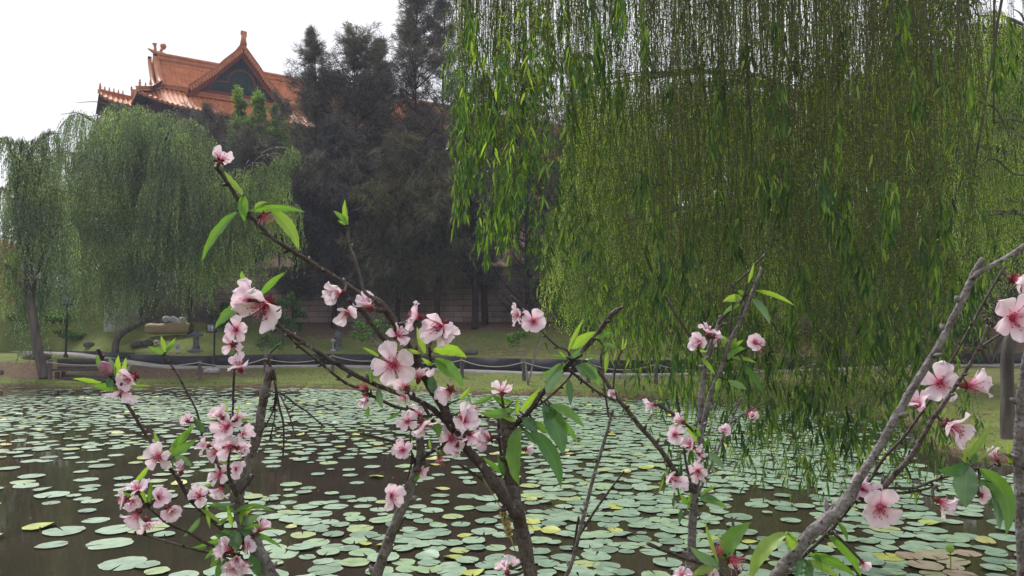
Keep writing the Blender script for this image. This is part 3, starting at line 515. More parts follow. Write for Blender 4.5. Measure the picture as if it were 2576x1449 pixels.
casuarina(893, 66, [(66, 10), (100, 54), (170, 84), (240, 95), (330, 100), (460, 115), (600, 100), (700, 50)], 45.5, CA, 'broad dark casuarina with a rounded top, second from the temple gable', 12, 3600)
casuarina(962, 100, [(100, 6), (150, 24), (220, 45), (300, 80), (450, 90)], 49, CA, 'sparse thin topped casuarina between two taller ones', 13, 1300)
casuarina(1050, -70, [(-70, 20), (0, 48), (80, 52), (150, 74), (250, 90), (370, 105), (520, 110), (650, 60)], 46, CA, 'tallest casuarina, cut by the top of the picture', 14, 4200)
casuarina(1118, -110, [(-110, 15), (0, 36), (120, 46), (220, 70), (350, 95), (520, 95), (680, 50)], 47.5, CA, 'tall casuarina touching the left side of the hanging willow', 15, 2800)
casuarina(1005, 345, [(345, 20), (400, 70), (480, 105), (600, 120), (690, 100), (740, 50)], 41.5, CO_, 'low olive casuarina with drooping grey green needles in front of the dark ones', 16, 2400, needle=.6)
casuarina(1105, 380, [(380, 15), (440, 60), (540, 90), (650, 80), (700, 50)], 41.0, CO_, 'olive casuarina on a straight dark trunk before the block wall', 17, 1700, needle=.6, r0=.19)
casuarina(845, 300, [(300, 20), (380, 70), (500, 95), (640, 95), (730, 50)], 42.5, CA, 'dark purple grey casuarina below the gable end', 18, 2800, needle=.5)
casuarina(740, 380, [(380, 20), (460, 60), (560, 80), (680, 80), (740, 40)], 43, CA, 'dark casuarina behind the pale willow curtain', 19, 1500)
casuarina(1190, 230, [(230, 20), (330, 70), (480, 100), (620, 90), (680, 40)], 41.5, CA, 'dark casuarina with a pale flared trunk foot on the lawn', 20, 1900, r0=.2)
casuarina(1216, 200, [(200, 20), (300, 80), (450, 110), (620, 100), (700, 50)], 42.6, CA, 'dark casuarina with a straight black trunk close beside the flared one', 21, 2000, r0=.19)
casuarina(1330, 180, [(180, 20), (300, 80), (450, 120), (620, 130), (760, 110)], 42.4, CA, 'very dark casuarina behind the left fringe of the hanging willow', 22, 2600)
casuarina(1440, 150, [(150, 20), (300, 90), (450, 130), (620, 130), (760, 110)], 43, CA, 'dark casuarina half hidden by the hanging willow', 23, 2200)
casuarina(835, 185, [(185, 15), (230, 50), (300, 85), (400, 95), (560, 90)], 47, CA, 'dark casuarina filling the gap in front of the temple roof ridge', 27, 2200)
casuarina(945, 190, [(190, 20), (240, 60), (310, 90), (420, 100), (560, 90)], 48, CA, 'dark casuarina low between the broad and the tallest one', 28, 2200)
casuarina(640, 300, [(300, 20), (340, 60), (420, 95), (520, 90), (680, 80), (740, 60)], 46, CA, 'dark casuarina standing behind the bamboo plumes', 24, 1800)
casuarina(520, 262, [(262, 30), (300, 70), (360, 80), (480, 80)], 48, CA, 'low dark casuarina under the temple eave', 25, 1000)
# ---- leafy clouds
def leafy(name, base, blobs, mat, label, cat, seed, trunk=None, r0=.06, L=.09, Wd=.022, dens=420, group=None, tmat=None, down=.25, longleaf=False):
    """blobs: (cx,cy,cz, rx,ry,rz) world"""
    r_ = np.random.default_rng(seed); T = thing(name, tuple(base), label, cat, group); lf = MB(); tb = MB()
    for c in blobs:
        c = np.array(c, dtype=float); R = c[3:6]; n = int(dens*(R[0]*R[2])**.75*4); sub = max(5, n//26)
        sc_ = c[:3] + rand_dir(sub, r_)*R*(r_.uniform(0, 1, (sub, 1))**.4); k = r_.integers(0, sub, n); S = sc_[k] + r_.normal(0, 1, (n, 3))*R*.13
        A = nrm(rand_dir(n, r_) + np.array([0, 0, -down])); V_, F_ = leaf_quads(S, A, L*r_.uniform(.6, 1.3, n), Wd*r_.uniform(.7, 1.2, n), r_); lf.add(V_, F_, 0)
        a = np.array(trunk[-1]) if trunk is not None else np.array(base); P = catmull(np.array([a, (a+c[:3])/2 + [0, 0, .1], c[:3]]), 4); tb.add(*tube(P, np.linspace(r0*.5, r0*.12, len(P)), 5))
        for q in range(4): P2 = np.array([c[:3], c[:3] + rand_dir(1, r_)[0]*R*.8]); tb.add(*tube(P2, [r0*.15, r0*.05], 4))
    if trunk is not None: P = catmull(np.array(trunk), 5); tb.add(*tube(P, np.linspace(r0, r0*.6, len(P)), 8, knob=.05))
    tb.build('trunk' if cat == 'tree' else 'stems', tmat or M['trunk'], T, smooth=True); lf.build('crown' if cat == 'tree' else 'foliage', [mat], T); return T
def pxblob(x, y, Y, rx, ry, rd=None): c = at(x, y, Y); return (c[0], c[1], c[2], px(rx, Y), rd if rd else px(rx, Y), px(ry, Y))
# bamboo plumes before the temple roof
Yb = 50; bb = hz((at(640, 500, Yb)[0], Yb)); bl = []
for (x, y0, y1, w) in ((600, 228, 420, 26), (655, 238, 430, 30), (690, 270, 420, 20), (625, 300, 470, 40), (585, 330, 470, 28), (715, 320, 420, 16), (670, 330, 480, 40)):
    for q, y in enumerate(np.linspace(y0, y1, 8)): bl.append(pxblob(x + random.uniform(-5, 5), y+8, Yb + random.uniform(-1, 1), w*(.4 + .1*q), 19))
leafy('bamboo_clump', bb, bl, M['bamboo'], 'light green feathery bamboo plumes rising against the lower temple roof', 'bamboo', 31, r0=.08, L=.34, Wd=.04, dens=380)
# dark conifer tips right of the bamboo
bl = [pxblob(705 + random.uniform(-12, 12), y, 52, 10+.14*(y-240), 20) for y in np.linspace(245, 420, 9)]
leafy('conifer', hz((at(705, 500, 52)[0], 52)), bl, M['casuarina'], 'dark narrow conifer between the bamboo and the gable foot', 'tree', 32, r0=.1, L=.3, Wd=.03, dens=260)
# filler wood behind the right-hand willows and left
Yk = 50
for k, (x, y, rx, ry, mt) in enumerate([(1560, 280, 130, 120, 'bgtree'), (1760, 280, 150, 130, 'bgtree'), (1960, 320, 150, 130, 'bgtree'), (2160, 210, 150, 170, 'bgtree'), (2370, 130, 150, 200, 'bgtree'), (2580, 300, 150, 200, 'bgtree'), (2780, 200, 150, 200, 'bgtree')]):
    Y = 46 + (k % 3)*2.5; bl = [pxblob(x + random.uniform(-rx, rx)*.7, y + random.uniform(-ry, ry)*.6 + q*55, Y + random.uniform(-2, 2), rx*.55, ry*.5) for q in range(7) for _ in (0, 1)]
    side = ['leftmost of', 'second from the left in', 'third from the left in', 'middle of', 'fifth from the left in', 'second from the right in', 'rightmost of']
    b = hz((at(x, 600, Y)[0], Y)); leafy('broadleaf_tree', b, bl, M[mt], 'tall green tree, ' + side[k] + ' the row far behind the hanging willow', 'tree', 40+k, trunk=[b, b+[.1, 0, 3], b+[0, 0, 6]], r0=.3, L=.3, Wd=.08, dens=75, group='row of trees behind the willows')
for k, (x, y, rx, ry, Y, lab) in enumerate([(200, 600, 140, 170, 56, 'dark tree behind the big grey green willow'), (380, 560, 130, 170, 52, 'dark tree below the temple corner, behind the big willow')]):
    bl = [pxblob(x + random.uniform(-rx, rx)*.7, y + random.uniform(-ry, ry)*.7, Y + random.uniform(-2, 2), rx*.5, ry*.4) for q in range(9)]
    b = hz((at(x, 600, Y)[0], Y)); leafy('broadleaf_tree', b, bl, M['bgtree'], lab, 'tree', 50+k, trunk=[b, b+[.1, 0, 2], b+[0, 0, 5]], r0=.3, L=.3, Wd=.07, dens=80)
for k, (x, y, rx, ry, Y) in enumerate([(1500, 800, 90, 60, 40), (1700, 790, 110, 70, 39), (1900, 800, 110, 70, 38), (2100, 790, 110, 80, 38), (2300, 780, 110, 80, 38), (2480, 790, 100, 90, 38), (1600, 640, 120, 120, 43), (1850, 620, 140, 140, 43), (2100, 620, 140, 140, 43), (2350, 600, 140, 150, 43), (2560, 600, 140, 150, 42)]):
    bl = [pxblob(x + random.uniform(-rx, rx)*.8, y + random.uniform(-ry, ry)*.8, Y + random.uniform(-1.5, 1.5), rx*.5, ry*.5) for q in range(8)]
    b = hz((at(x, 600, Y)[0], Y)); leafy('shrub', b, bl, M['bgtree'], ('low' if k < 6 else 'tall') + ' dark shrub number ' .replace(' number ', '') + ' deep behind the hanging willow', 'shrub', 60+k, r0=.15, L=.2, Wd=.05, dens=110, group='low shrubs deep behind the willow' if k < 6 else 'tall shrubs deep behind the willow')
# shrubs on the far bank
def bush(x, y, Y0_, Y1_, rx, ry, lab, seed, n=9, dens=420, L=.12, Wd=.035, name='shrub', mat='bush'):
    g = ground_hit(x, y, Y0_, Y1_); Y = g[1]; c = at(x, y-ry, Y); bl = [(c[0] + random.uniform(-.7, .7)*px(rx, Y), Y + random.uniform(-.5, .5)*px(rx, Y), g[2] + px(ry, Y)*random.uniform(.3, 1.6), px(rx, Y)*.5, px(rx, Y)*.4, px(ry, Y)*.42) for _ in range(n)]
    return leafy(name, g, bl, M[mat], lab, 'shrub', seed, r0=.05, L=L, Wd=Wd, dens=dens)
bush(125, 858, 38, 70, 55, 16, 'low bright green hedge shrub beside the road', 71, 10)
bush(190, 852, 38, 70, 40, 14, 'low rounded shrub behind the tall lamp post', 72, 8)
bush(45, 838, 40, 70, 30, 14, 'small light green shrub behind the road bend', 73, 6)
bush(560, 822, 36, 43, 28, 34, 'dark bush behind the short garden lamp', 74, 6)
g = ground_hit(712, 868, 36, 43); Y = g[1]; bl = [pxblob(x, y, Y + random.uniform(-.6, .6), r*.75, r*.6) for x, y, r in ((700, 770, 26), (735, 760, 30), (755, 790, 26), (690, 800, 32), (725, 810, 34), (750, 825, 24), (680, 830, 22), (705, 860, 18), (730, 745, 18), (715, 880, 12))]
leafy('small_tree', g, bl, M['bush'], 'bright bushy young tree left of the long blossom branches', 'tree', 75, trunk=[g, g+[0, 0, .5], g+[.05, 0, 1.0]], r0=.05, L=.13, Wd=.04, dens=360)
def sapling(x, y, lab, twigs, blobs, seed, wl=0):
    g = ground_hit(x, y, 23, 43); Y = g[1]; T = thing('sapling', tuple(g), lab, 'tree', None); mb = MB()
    for tw in twigs: P = catmull(np.array([g if q is None else at(q[0], q[1], Y) for q in tw]), 5); mb.add(*tube(P, np.linspace(px(4.5, Y)*.55, px(1.6, Y)*.5, len(P)), 6, knob=.08))
    mb.build('trunk', rough_mat('pale_sapling_bark', [(.3, (.14, .13, .11)), (.7, (.3, .28, .25))], 12, .9, .3), T); r_ = np.random.default_rng(seed); lf = MB()
    for bx, by, br in blobs: c = at(bx, by, Y); n = int(br*9); S = c + r_.normal(0, 1, (n, 3))*px(br, Y)*.5; lf.add(*leaf_quads(S, nrm(rand_dir(n, r_)+[0, 0, -.3]), .12*r_.uniform(.6, 1.2, n), .03, r_))
    lf.build('crown', M['bush'], T)
sapling(1328, 968, 'bare pale sapling by the rope fence with a tuft of leaves', [[None, (1325, 930), (1318, 900), (1300, 880)], [None, (1340, 920), (1345, 870), (1355, 840)], [None, (1322, 925), (1318, 880), (1316, 850)], [None, (1345, 900), (1362, 860), (1368, 838)]], [(1292, 855, 14), (1300, 842, 10), (1320, 838, 10), (1282, 850, 8)], 81)
sapling(960, 940, 'thin forked sapling behind the large pale blossom', [[None, (962, 905), (966, 880), (948, 850)], [None, (958, 900), (975, 880), (985, 860)], [None, (963, 880), (935, 850), (925, 825)], [None, (965, 890), (960, 850), (950, 820)]], [(905, 820, 16), (935, 835, 16), (950, 815, 20), (975, 830, 14), (915, 850, 12), (890, 840, 10)], 82)
sapling(668, 935, 'small green sapling rising behind the cut grey stem', [[None, (672, 905), (660, 880)], [None, (680, 890), (700, 868)], [None, (668, 900), (672, 868)]], [(655, 868, 14), (680, 862, 14), (700, 870, 12), (668, 850, 12)], 83)
# ------------------------------------------------------------------ the near weeping willow on the right
def near_willow():
    r_ = np.random.default_rng(101); b = hz((at(2536, 1060, 14.2)[0], 14.2)); T = thing('weeping_willow', tuple(b), 'large near weeping willow whose leafy curtain hangs to the lily pads', 'tree')
    tr = catmull(np.array([b - [0, 0, .2], b + [0, 0, .5], b + [.15, 0, 2.0], b + [1.2, -.1, 4.0], b + [2.4, -.6, 6.4], b + [2.6, -1.3, 9.2]]), 6); mb = MB()
    fl = .108 + .05*np.exp(-np.linspace(0, 12, len(tr))); mb.add(*tube(tr, fl, 12, knob=.04)); mb.build('trunk', M['trunk'], T, smooth=True)
    lim = MB(); limbs = []
    for e in ((-1.2, 9.5, 8.6), (1.5, 6.2, 7.4), (4.2, 5.2, 7.0), (6.8, 6.4, 7.6), (2.2, 11.5, 9.4), (5.2, 13.0, 9.8), (.2, 8.0, 7.6), (3.4, 8.2, 8.6), (7.6, 10.0, 9.2)):
        a = tr[-int(1 + r_.integers(0, 4))]; e = np.array(e); P = catmull(np.array([a, a*.6+e*.4+[0, 0, 1.0], a*.25+e*.75+[0, 0, .7], e]), 8); lim.add(*tube(P, np.linspace(.1, .03, len(P)), 8, knob=.05)); limbs.append(P)
    for path, w, Y in (([(2420, -60), (2412, 10), (2358, 113), (2330, 220), (2290, 300)], 9, 8.5), ([(2200, -30), (2197, 108), (2177, 206), (2187, 338), (2200, 420)], 5, 7.5), ([(2300, 200), (2275, 265), (2256, 343), (2207, 421), (2202, 539), (2190, 600)], 4, 7.5),
                       ([(2400, 230), (2447, 250), (2500, 270), (2520, 300), (2540, 343)], 6, 10), ([(2500, 310), (2540, 300), (2580, 305), (2640, 280)], 4, 10), ([(2450, 430), (2500, 400), (2560, 440), (2640, 420)], 5, 11), ([(1930, 120), (1900, 180), (1880, 200), (1850, 210)], 4, 8)):
        P = catmull(np.array([at(x, y, Y) for x, y in path]), 6); lim.add(*tube(P, np.linspace(px(w, Y)*.6, px(w, Y)*.25, len(P)), 6, knob=.08)); d = [np.linalg.norm(Lp - P[0], axis=1).min() for Lp in limbs]
        Lp = limbs[int(np.argmin(d))]; q = Lp[np.argmin(np.linalg.norm(Lp - P[0], axis=1))]; P2 = catmull(np.array([q, (q+P[0])/2 + [0, 0, .3], P[0]]), 5); lim.add(*tube(P2, np.linspace(px(w, Y)*.7, px(w, Y)*.6, len(P2)), 6))
    LP = np.concatenate(limbs)
    bx_ = 0; bx = [1105, 1150, 1200, 1245, 1290, 1338, 1352, 1420, 1500, 1600, 1700, 1850, 1950, 2100, 2250, 2330, 2400, 2470, 2576, 2700]
    by = [300, 520, 600, 690, 520, 500, 820, 850, 960, 1010, 1120, 1250, 1290, 1290, 1270, 1200, 930, 850, 830, 800]
    groups = []
    # (centre px, spread px, depth, count, top py, length factor range)
    for gx_ in np.arange(1150, 2680, 46):
        for k in range((3 if gx_ < 1500 or int(gx_) % 3 else 2) if gx_ < 2440 else (1 if int(gx_) % 2 else 0)): groups.append((gx_ + r_.uniform(-20, 20), r_.uniform(14, 42), r_.choice([5.0, 6.0, 7.0, 8.0, 9.5, 11.0]) if gx_ < 2440 else r_.choice([9.5, 11.0, 12.5, 13.2]), r_.uniform(-140, 60) if gx_ < 2440 else r_.uniform(200, 420)))
    for gx_ in list(np.arange(1500, 2440, 30)): groups.append((gx_ + r_.uniform(-20, 20), r_.uniform(18, 40), r_.choice([6.5, 7.5, 8.5]), r_.uniform(-160, 0), .8, 1.0))
    for gx_ in list(np.arange(1160, 2450, 40)) + list(np.arange(1800, 2450, 40)): groups.append((gx_ + r_.uniform(-20, 20), r_.uniform(20, 40), r_.choice([9.0, 10.5, 12.0]), r_.uniform(-190, -60), .18, .5))
    st = MB(); small = MB(); big = MB(); bough = MB()
    for (gx_, gw_, Y, ty, *fl_) in groups:
        n = int(r_.integers(7, 13)); X = gx_ + r_.normal(0, gw_*.6, n); Yn = Y + r_.normal(0, .35, n); by_ = np.interp(X, bx, by)
        keep = (X > 1128); X, Yn, by_ = X[keep], Yn[keep], by_[keep]; n = len(X)
        if n == 0: continue
        fr = np.where(r_.uniform(0, 1, n) < .5, r_.uniform(.78, 1.0, n), r_.uniform(.3, .85, n)); fr = fr if not fl_ else r_.uniform(fl_[0], fl_[1], n); bot = ty + (by_ - ty)*fr; Ymax = np.where(bot > 860, 2.05*F/np.maximum(bot-830, 30), 99); Yn = np.minimum(Yn, Ymax)
        tops = np.array([at(x, ty + r_.normal(0, 25), y) for x, y in zip(X, Yn)]); bots = np.array([at(x, q, y)[2] for x, q, y in zip(X, bot, Yn)]); L = np.maximum(.5, tops[:, 2] - bots)
        az = r_.uniform(0, 6.283, n); o = np.stack([np.cos(az), np.sin(az), 0*az], -1)*.3
        (Vs, Fs), S, idx, loc = strands(tops, o, L, .022, arc=.25, sway=.15, r_=r_, twig_r=.0022); st.add(Vs, Fs)
        typ = r_.uniform(0, 1, n)[idx]; s_abs = (1-loc)*L[idx]      # distance from the tip
        isbig = (s_abs < r_.uniform(.15, .9, n)[idx]) & (r_.uniform(0, 1, len(S)) < (.42 if (fl_ and fl_[0] > .7) or gx_ < 1420 else .22)); mid = (~isbig) & (r_.uniform(0, 1, len(S)) < np.where(typ < .25, .10, .015)); isbig |= mid
        sm = ~isbig & (r_.uniform(0, 1, len(S)) < .85); nb_ = int(isbig.sum()); ns = int(sm.sum())
        small.add(*leaf_quads(S[sm], dirs_down(ns, .35, r_), .026*r_.uniform(.6, 1.4, ns), .0048*r_.uniform(.7, 1.4, ns), r_))
        big.add(*leaf_long(S[isbig], dirs_down(nb_, 1.1, r_), .085*r_.uniform(.6, 1.25, nb_), .0075*r_.uniform(.8, 1.25, nb_), r_))
        c = tops.mean(0) + [0, 0, .12]; k = np.argmin(np.linalg.norm(LP - c, axis=1)); P = catmull(np.array([LP[k], (LP[k]+c)/2 + [0, 0, .35], c]), 5); bough.add(*tube(P, np.linspace(.022, .008, len(P)), 5))
        for q in range(n): P = np.array([c, (c+tops[q])/2 + [0, 0, .03], tops[q]]); bough.add(*tube(P, [.007, .005, .003], 4, cap=False))
    # a few heavy leafy ends close to the viewer, as the photo shows
    ends = [(x_, 330 + (x_*71 % 330), 6.2 + (x_ % 7)*.15) for x_ in range(1160, 1345, 9)] + [(x_, 90 + (x_*29 % 260), 5.8 + (x_ % 5)*.3) for x_ in range(1165, 1560, 21)] + [(x_, 900 + (x_*47 % 360), 5.6) for x_ in range(1640, 2330, 34)] + [(x_, 150 + (x_*37 % 170), 5.4 + (x_ % 5)*.3) for x_ in range(1190, 2460, 62)] + [(x_, 560 + (x_*53 % 420), 5.6) for x_ in range(1500, 2400, 75)] + [(1970, 560, 5.2), (1960, 330, 4.6), (1150, 400, 6.5), (1165, 600, 6.5), (1240, 690, 6.5), (1215, 640, 6.5), (1275, 640, 6.5), (1255, 560, 6.5), (1610, 560, 4.8), (1665, 830, 4.6), (1640, 800, 4.8), (1700, 760, 5), (1690, 1010, 4.8), (1720, 700, 5), (2090, 620, 4.6), (2070, 560, 4.8), (2140, 760, 4.6), (2110, 680, 4.8), (2230, 600, 4.6), (2200, 640, 4.8), (2330, 760, 5), (2360, 640, 5),
            (1480, 250, 5), (1560, 120, 5), (1620, 140, 5), (1960, 160, 5), (2270, 160, 5), (2300, 360, 5), (2080, 1150, 5), (2000, 1110, 5), (1900, 560, 5.2), (1790, 420, 5.2), (1840, 700, 5), (2500, 250, 6), (2540, 210, 6), (2570, 330, 6), (2000, 830, 4.8), (2180, 900, 4.9), (2260, 980, 5), (2300, 880, 5), (2410, 820, 5.5), (2060, 930, 5), (1950, 960, 5.2), (1810, 980, 5.2), (1880, 1130, 5.5), (1760, 900, 5), (2100, 440, 5), (1350, 700, 6.5), (1430, 420, 6), (1410, 640, 6.5)]
    X = []; ttop = []
    for (x, y, Y) in ends:
        for q in range(5):
            dx = r_.normal(0, 7); tp_ = at(x + dx, r_.uniform(-120, -60), Y + r_.normal(0, .12)); bt = at(x + dx, y - r_.uniform(0, 50), Y)[2]; X.append(tp_); ttop.append(tp_[2]-bt)
    tops = np.array(X); L = np.array(ttop); az = r_.uniform(0, 6.283, len(L)); o = np.stack([np.cos(az), np.sin(az), 0*az], -1)*.1
    (Vs, Fs), S, idx, loc = strands(tops, o, L, .016, arc=.1, sway=.05, r_=r_, twig_r=.002); st.add(Vs, Fs); s_abs = (1-loc)*L[idx]
    isbig = (s_abs < r_.uniform(.12, .4, len(L))[idx]) & (r_.uniform(0, 1, len(S)) < .6); sm = ~isbig & (r_.uniform(0, 1, len(S)) < .35); nb_ = int(isbig.sum()); ns = int(sm.sum())
    small.add(*leaf_quads(S[sm], dirs_down(ns, .35, r_), .022*r_.uniform(.6, 1.4, ns), .0036, r_)); big.add(*leaf_long(S[isbig], dirs_down(nb_, 1.8, r_), .10*r_.uniform(.6, 1.2, nb_), .0085*r_.uniform(.8, 1.2, nb_), r_))
    for q in range(0, len(L), 5): k = np.argmin(np.linalg.norm(LP - tops[q], axis=1)); P = catmull(np.array([LP[k], (LP[k]+tops[q])/2 + [0, 0, .5], tops[q:q+5].mean(0)]), 5); bough.add(*tube(P, np.linspace(.02, .006, len(P)), 5))
    lim.build('limbs', M['trunk'], T, smooth=True); allb = MB()
    for mb_, mi in ((st, 1), (bough, 1), (small, 2), (big, 0)):
        V_, F_, _ = mb_.out(); allb.add(V_, F_, mi)
    allb.build('crown', [M['willow_near'], M['twig_dark'], M['willow_bud']], T)
near_willow()
# ------------------------------------------------------------------ lily pads
def pad_mat(name, stops):
    m, nt, p, o = new_mat(name); g = nt.nodes.new('ShaderNodeNewGeometry'); oi = nt.nodes.new('ShaderNodeObjectInfo'); ad = nt.nodes.new('ShaderNodeMath'); ad.operation = 'ADD'
    nt.links.new(g.outputs['Random Per Island'], ad.inputs[0]); nt.links.new(oi.outputs['Random'], ad.inputs[1]); fr = nt.nodes.new('ShaderNodeMath'); fr.operation = 'FRACT'; nt.links.new(ad.outputs[0], fr.inputs[0])
    c = ramp(nt, fr.outputs[0], stops); tc = nt.nodes.new('ShaderNodeTexCoord'); n = nt.nodes.new('ShaderNodeTexNoise'); n.inputs['Scale'].default_value = 9; n.inputs['Detail'].default_value = 6; nt.links.new(g.outputs['Position'], n.inputs['Vector'])
    k = ramp(nt, n.outputs['Fac'], [(.3, (.72, .75, .7)), (.7, (1.18, 1.15, 1.15))]); c = mixc(nt, 1, c, k, 'MULTIPLY')
    n2 = nt.nodes.new('ShaderNodeTexNoise'); n2.inputs['Scale'].default_value = 26; n2.inputs['Detail'].default_value = 3; nt.links.new(g.outputs['Position'], n2.inputs['Vector']); sp = ramp(nt, n2.outputs['Fac'], [(.68, (0, 0, 0)), (.74, (1, 1, 1))])
    c = mixc(nt, sp, c, (.16, .13, .05)); a = nt.nodes.new('ShaderNodeAttribute'); a.attribute_name = 'rim'; rm = ramp(nt, a.outputs['Fac'], [(.9, (0, 0, 0)), (1.0, (.45, .45, .45))]); c = mixc(nt, rm, c, (.36, .42, .22))
    nt.links.new(c, p.inputs['Base Color']); p.inputs['Roughness'].default_value = .52; p.inputs['Specular IOR Level'].default_value = .45; bump(nt, p, n.outputs['Fac'], .2, .01); return m
M['pad'] = pad_mat('grey_green_pad', [(0, (.125, .205, .14)), (.3, (.175, .27, .19)), (.75, (.235, .34, .245)), (.95, (.22, .33, .18)), (1, (.28, .34, .13))])
M['pad_yellow'] = pad_mat('yellow_green_pad', [(0, (.28, .34, .05)), (.6, (.38, .42, .09)), (1, (.36, .34, .12))]); M['pad_brown'] = pad_mat('withered_pad', [(0, (.27, .20, .15)), (.6, (.33, .26, .19)), (1, (.26, .27, .15))])
def pad_shape(r_, kind):
    n = 26; a0 = r_.uniform(0, 6.28); t = np.linspace(.09, 2*math.pi-.09, n); rad = 1 + .04*np.sin(t*r_.integers(2, 6) + a0) + .028*r_.normal(size=n); rad[r_.integers(n)] *= r_.choice([1, 1, .95, .9]); asp = r_.uniform(.84, 1.0)
    rings = [(.0, 0), (.45, 1), (.85, 1), (1.0, 1)]; V = [[-.02, 0, .002]]; A = [0]
    for k, (q, _) in enumerate(rings[1:]):
        z = .004 + .01*(q > .9)*np.abs(np.sin(t*2.5+a0))
        if kind == 'curled': z = z + (q**3)*.55*np.clip(np.sin(t + a0), 0, 1)**2 + .05*q
        V += list(np.stack([np.cos(t)*rad*q, np.sin(t)*rad*q*asp, np.broadcast_to(z, (n,))], -1)); A += [q]*n
    V = np.array(V)
    if kind == 'curled': s = np.sin(t + a0); 
    tri = np.array([[0, 1+i, 2+i] for i in range(n-1)]); qd = [[1+k*n+i, 1+(k+1)*n+i, 2+(k+1)*n+i, 2+k*n+i] for k in range(2) for i in range(n-1)]
    return V, np.array(tri), np.array(qd), np.array(A)
def pad_density(x, y):
    d = np.where(x < 560, np.where(y < 1062, .58, np.where(y < 1130, .40, .15)), 0.); d = np.where((x >= 560) & (x < 1330), np.where(y < 1062, .66, np.where(y < 1150, .40, np.where(y < 1240, .20, .62))), d)
    d = np.where((x < 760) & (y < 997), .1, d); d = np.where((x < 130) & (y > 1150), .07, d); d = np.where(x >= 1330, np.where(y < 1100, .8, .95), d); d = np.where((x > 1830) & (x < 2060) & (y > 1225) & (y < 1340), .3, d)
    d = np.where((x > 1540) & (x < 1850) & (y > 1385) & (y < 1420), .35, d); d = np.where((x > 2290) & (y < 1185), .06, d); d = np.where((x > 2080) & (x < 2320) & (y < 1120), .35, d); d = np.where((x > 2350) & (y > 1290) & (y < 1335), .35, d)
    return d
r_ = np.random.default_rng(55); cell = {}; pads = []
def try_pad(X, Y, R, ov=.86):
    k = (int(X//.4), int(Y//.4))
    for i in range(-1, 2):
        for j in range(-1, 2):
            for (a, b, c) in cell.get((k[0]+i, k[1]+j), ()):
                if (a-X)**2 + (b-Y)**2 < ((c+R)*ov)**2: return False
    cell.setdefault(k, []).append((X, Y, R)); pads.append((X, Y, R)); return True
for (x, y, w) in [(275, 1369, 110), (335, 1236, 55), (78, 1200, 62), (65, 1222, 70), (131, 1247, 80), (22, 1180, 50), (255, 1174, 60), (368, 1345, 0), (100, 1327, 95), (160, 1338, 95), (292, 1335, 90), (370, 1330, 105), (232, 1382, 115), (310, 1420, 110), (370, 1425, 60), (395, 1440, 60), (372, 1441, 66), (570, 1440, 105), (78, 1160, 50), (450, 1218, 55), (395, 1210, 50), (500, 1273, 70), (595, 1323, 70), (410, 1252, 70)]:
    if w: d = ray(x, y); p = CAM + d*(-CAM[2]/d[2]); try_pad(p[0], p[1], px(w, p[1])/2, .7)
N = 130000; Xc = r_.uniform(-26, 15, N); Yc = np.sqrt(r_.uniform(5.2**2, 29.3**2, N)); sd_ = sdf(Xc, Yc); ok = sd_ < -.28; Xc, Yc = Xc[ok], Yc[ok]
dep = Yc*math.cos(TH) + (-2.2)*math.sin(TH); xx = W2 + Xc/dep*F; yy = 830 + 2.2*F/Yc; dens = pad_density(np.clip(xx, 0, 2576), np.clip(yy, 960, 1449))
nz = .5 + .5*np.sin(Xc*.9+1.3*np.sin(Yc*.6))*np.sin(Yc*.8+1.1*np.sin(Xc*.5)); prob = np.clip(dens*(.6+.8*nz), 0, 1)**1.3
vis = (xx > -250) & (xx < 2800)
for X, Y, pr, v in zip(Xc, Yc, prob, vis):
    if v and r_.uniform() < pr*(.6 if pr < .5 else 1): try_pad(X, Y, r_.uniform(.105, .168) if r_.uniform() < .75 else r_.uniform(.06, .115), .66 if pr > .5 else .9)
pads.sort(key=lambda p: p[1]*1.0 + (0 if abs(p[0]) < p[1]*.67 else 50)); near = pads[:300]; rest = pads[300:]
shapes = {k: [pad_shape(r_, k) for _ in range(8)] for k in ('flat', 'curled')}
pm = {}
for k in shapes:
    for i, (V_, T_, Q_, A_) in enumerate(shapes[k]):
        for mt in ('pad', 'pad_yellow', 'pad_brown'): pm[k, i, mt] = mesh_np('lily_pad_' + k, V_, [T_, Q_], [M[mt]], attr={'rim': A_}, smooth=True)
LAB = {('pad', 'flat'): ('round grey green lily pad lying flat on the near water', 'flat grey green lily pads on the near water'), ('pad_yellow', 'flat'): ('flat yellow green lily pad on the near water', 'flat yellow green lily pads on the near water'), ('pad_yellow', 'curled'): ('curled yellow green lily pad with an upturned edge', 'curled yellow green lily pads'),
       ('pad_brown', 'flat'): ('withered brown lily pad on the near water', 'withered brown lily pads'), ('pad', 'curled'): ('grey green lily pad with one edge lifted off the water', 'grey green lily pads with a lifted edge')}
def pick():
    u = r_.uniform(); return ('pad', 'flat') if u < .90 else ('pad_yellow', 'flat') if u < .91 else ('pad_yellow', 'curled') if u < .95 else ('pad', 'curled')
def brown_zone(X, Y): x = W2 + X/(Y*math.cos(TH) - 2.2*math.sin(TH))*F; y = 830 + 2.2*F/Y; return 2270 < x < 2480 and 1380 < y < 1440
for n_, (X, Y, R) in enumerate(near):
    mt, kd = ('pad_brown', 'flat') if brown_zone(X, Y) else pick()
    if kd == 'curled': R *= .75
    o = link('lily_pad', pm[kd, int(r_.integers(8)), mt], None, (X, Y, .004 + .004*(n_ % 5))); o.scale = (R, R, R*.5 if kd == 'curled' else R); o.rotation_euler = (r_.normal(0, .012), r_.normal(0, .012), r_.uniform(0, 6.28)); tag(o, LAB[mt, kd][0], 'lily pad', LAB[mt, kd][1])
mb = MB(); 
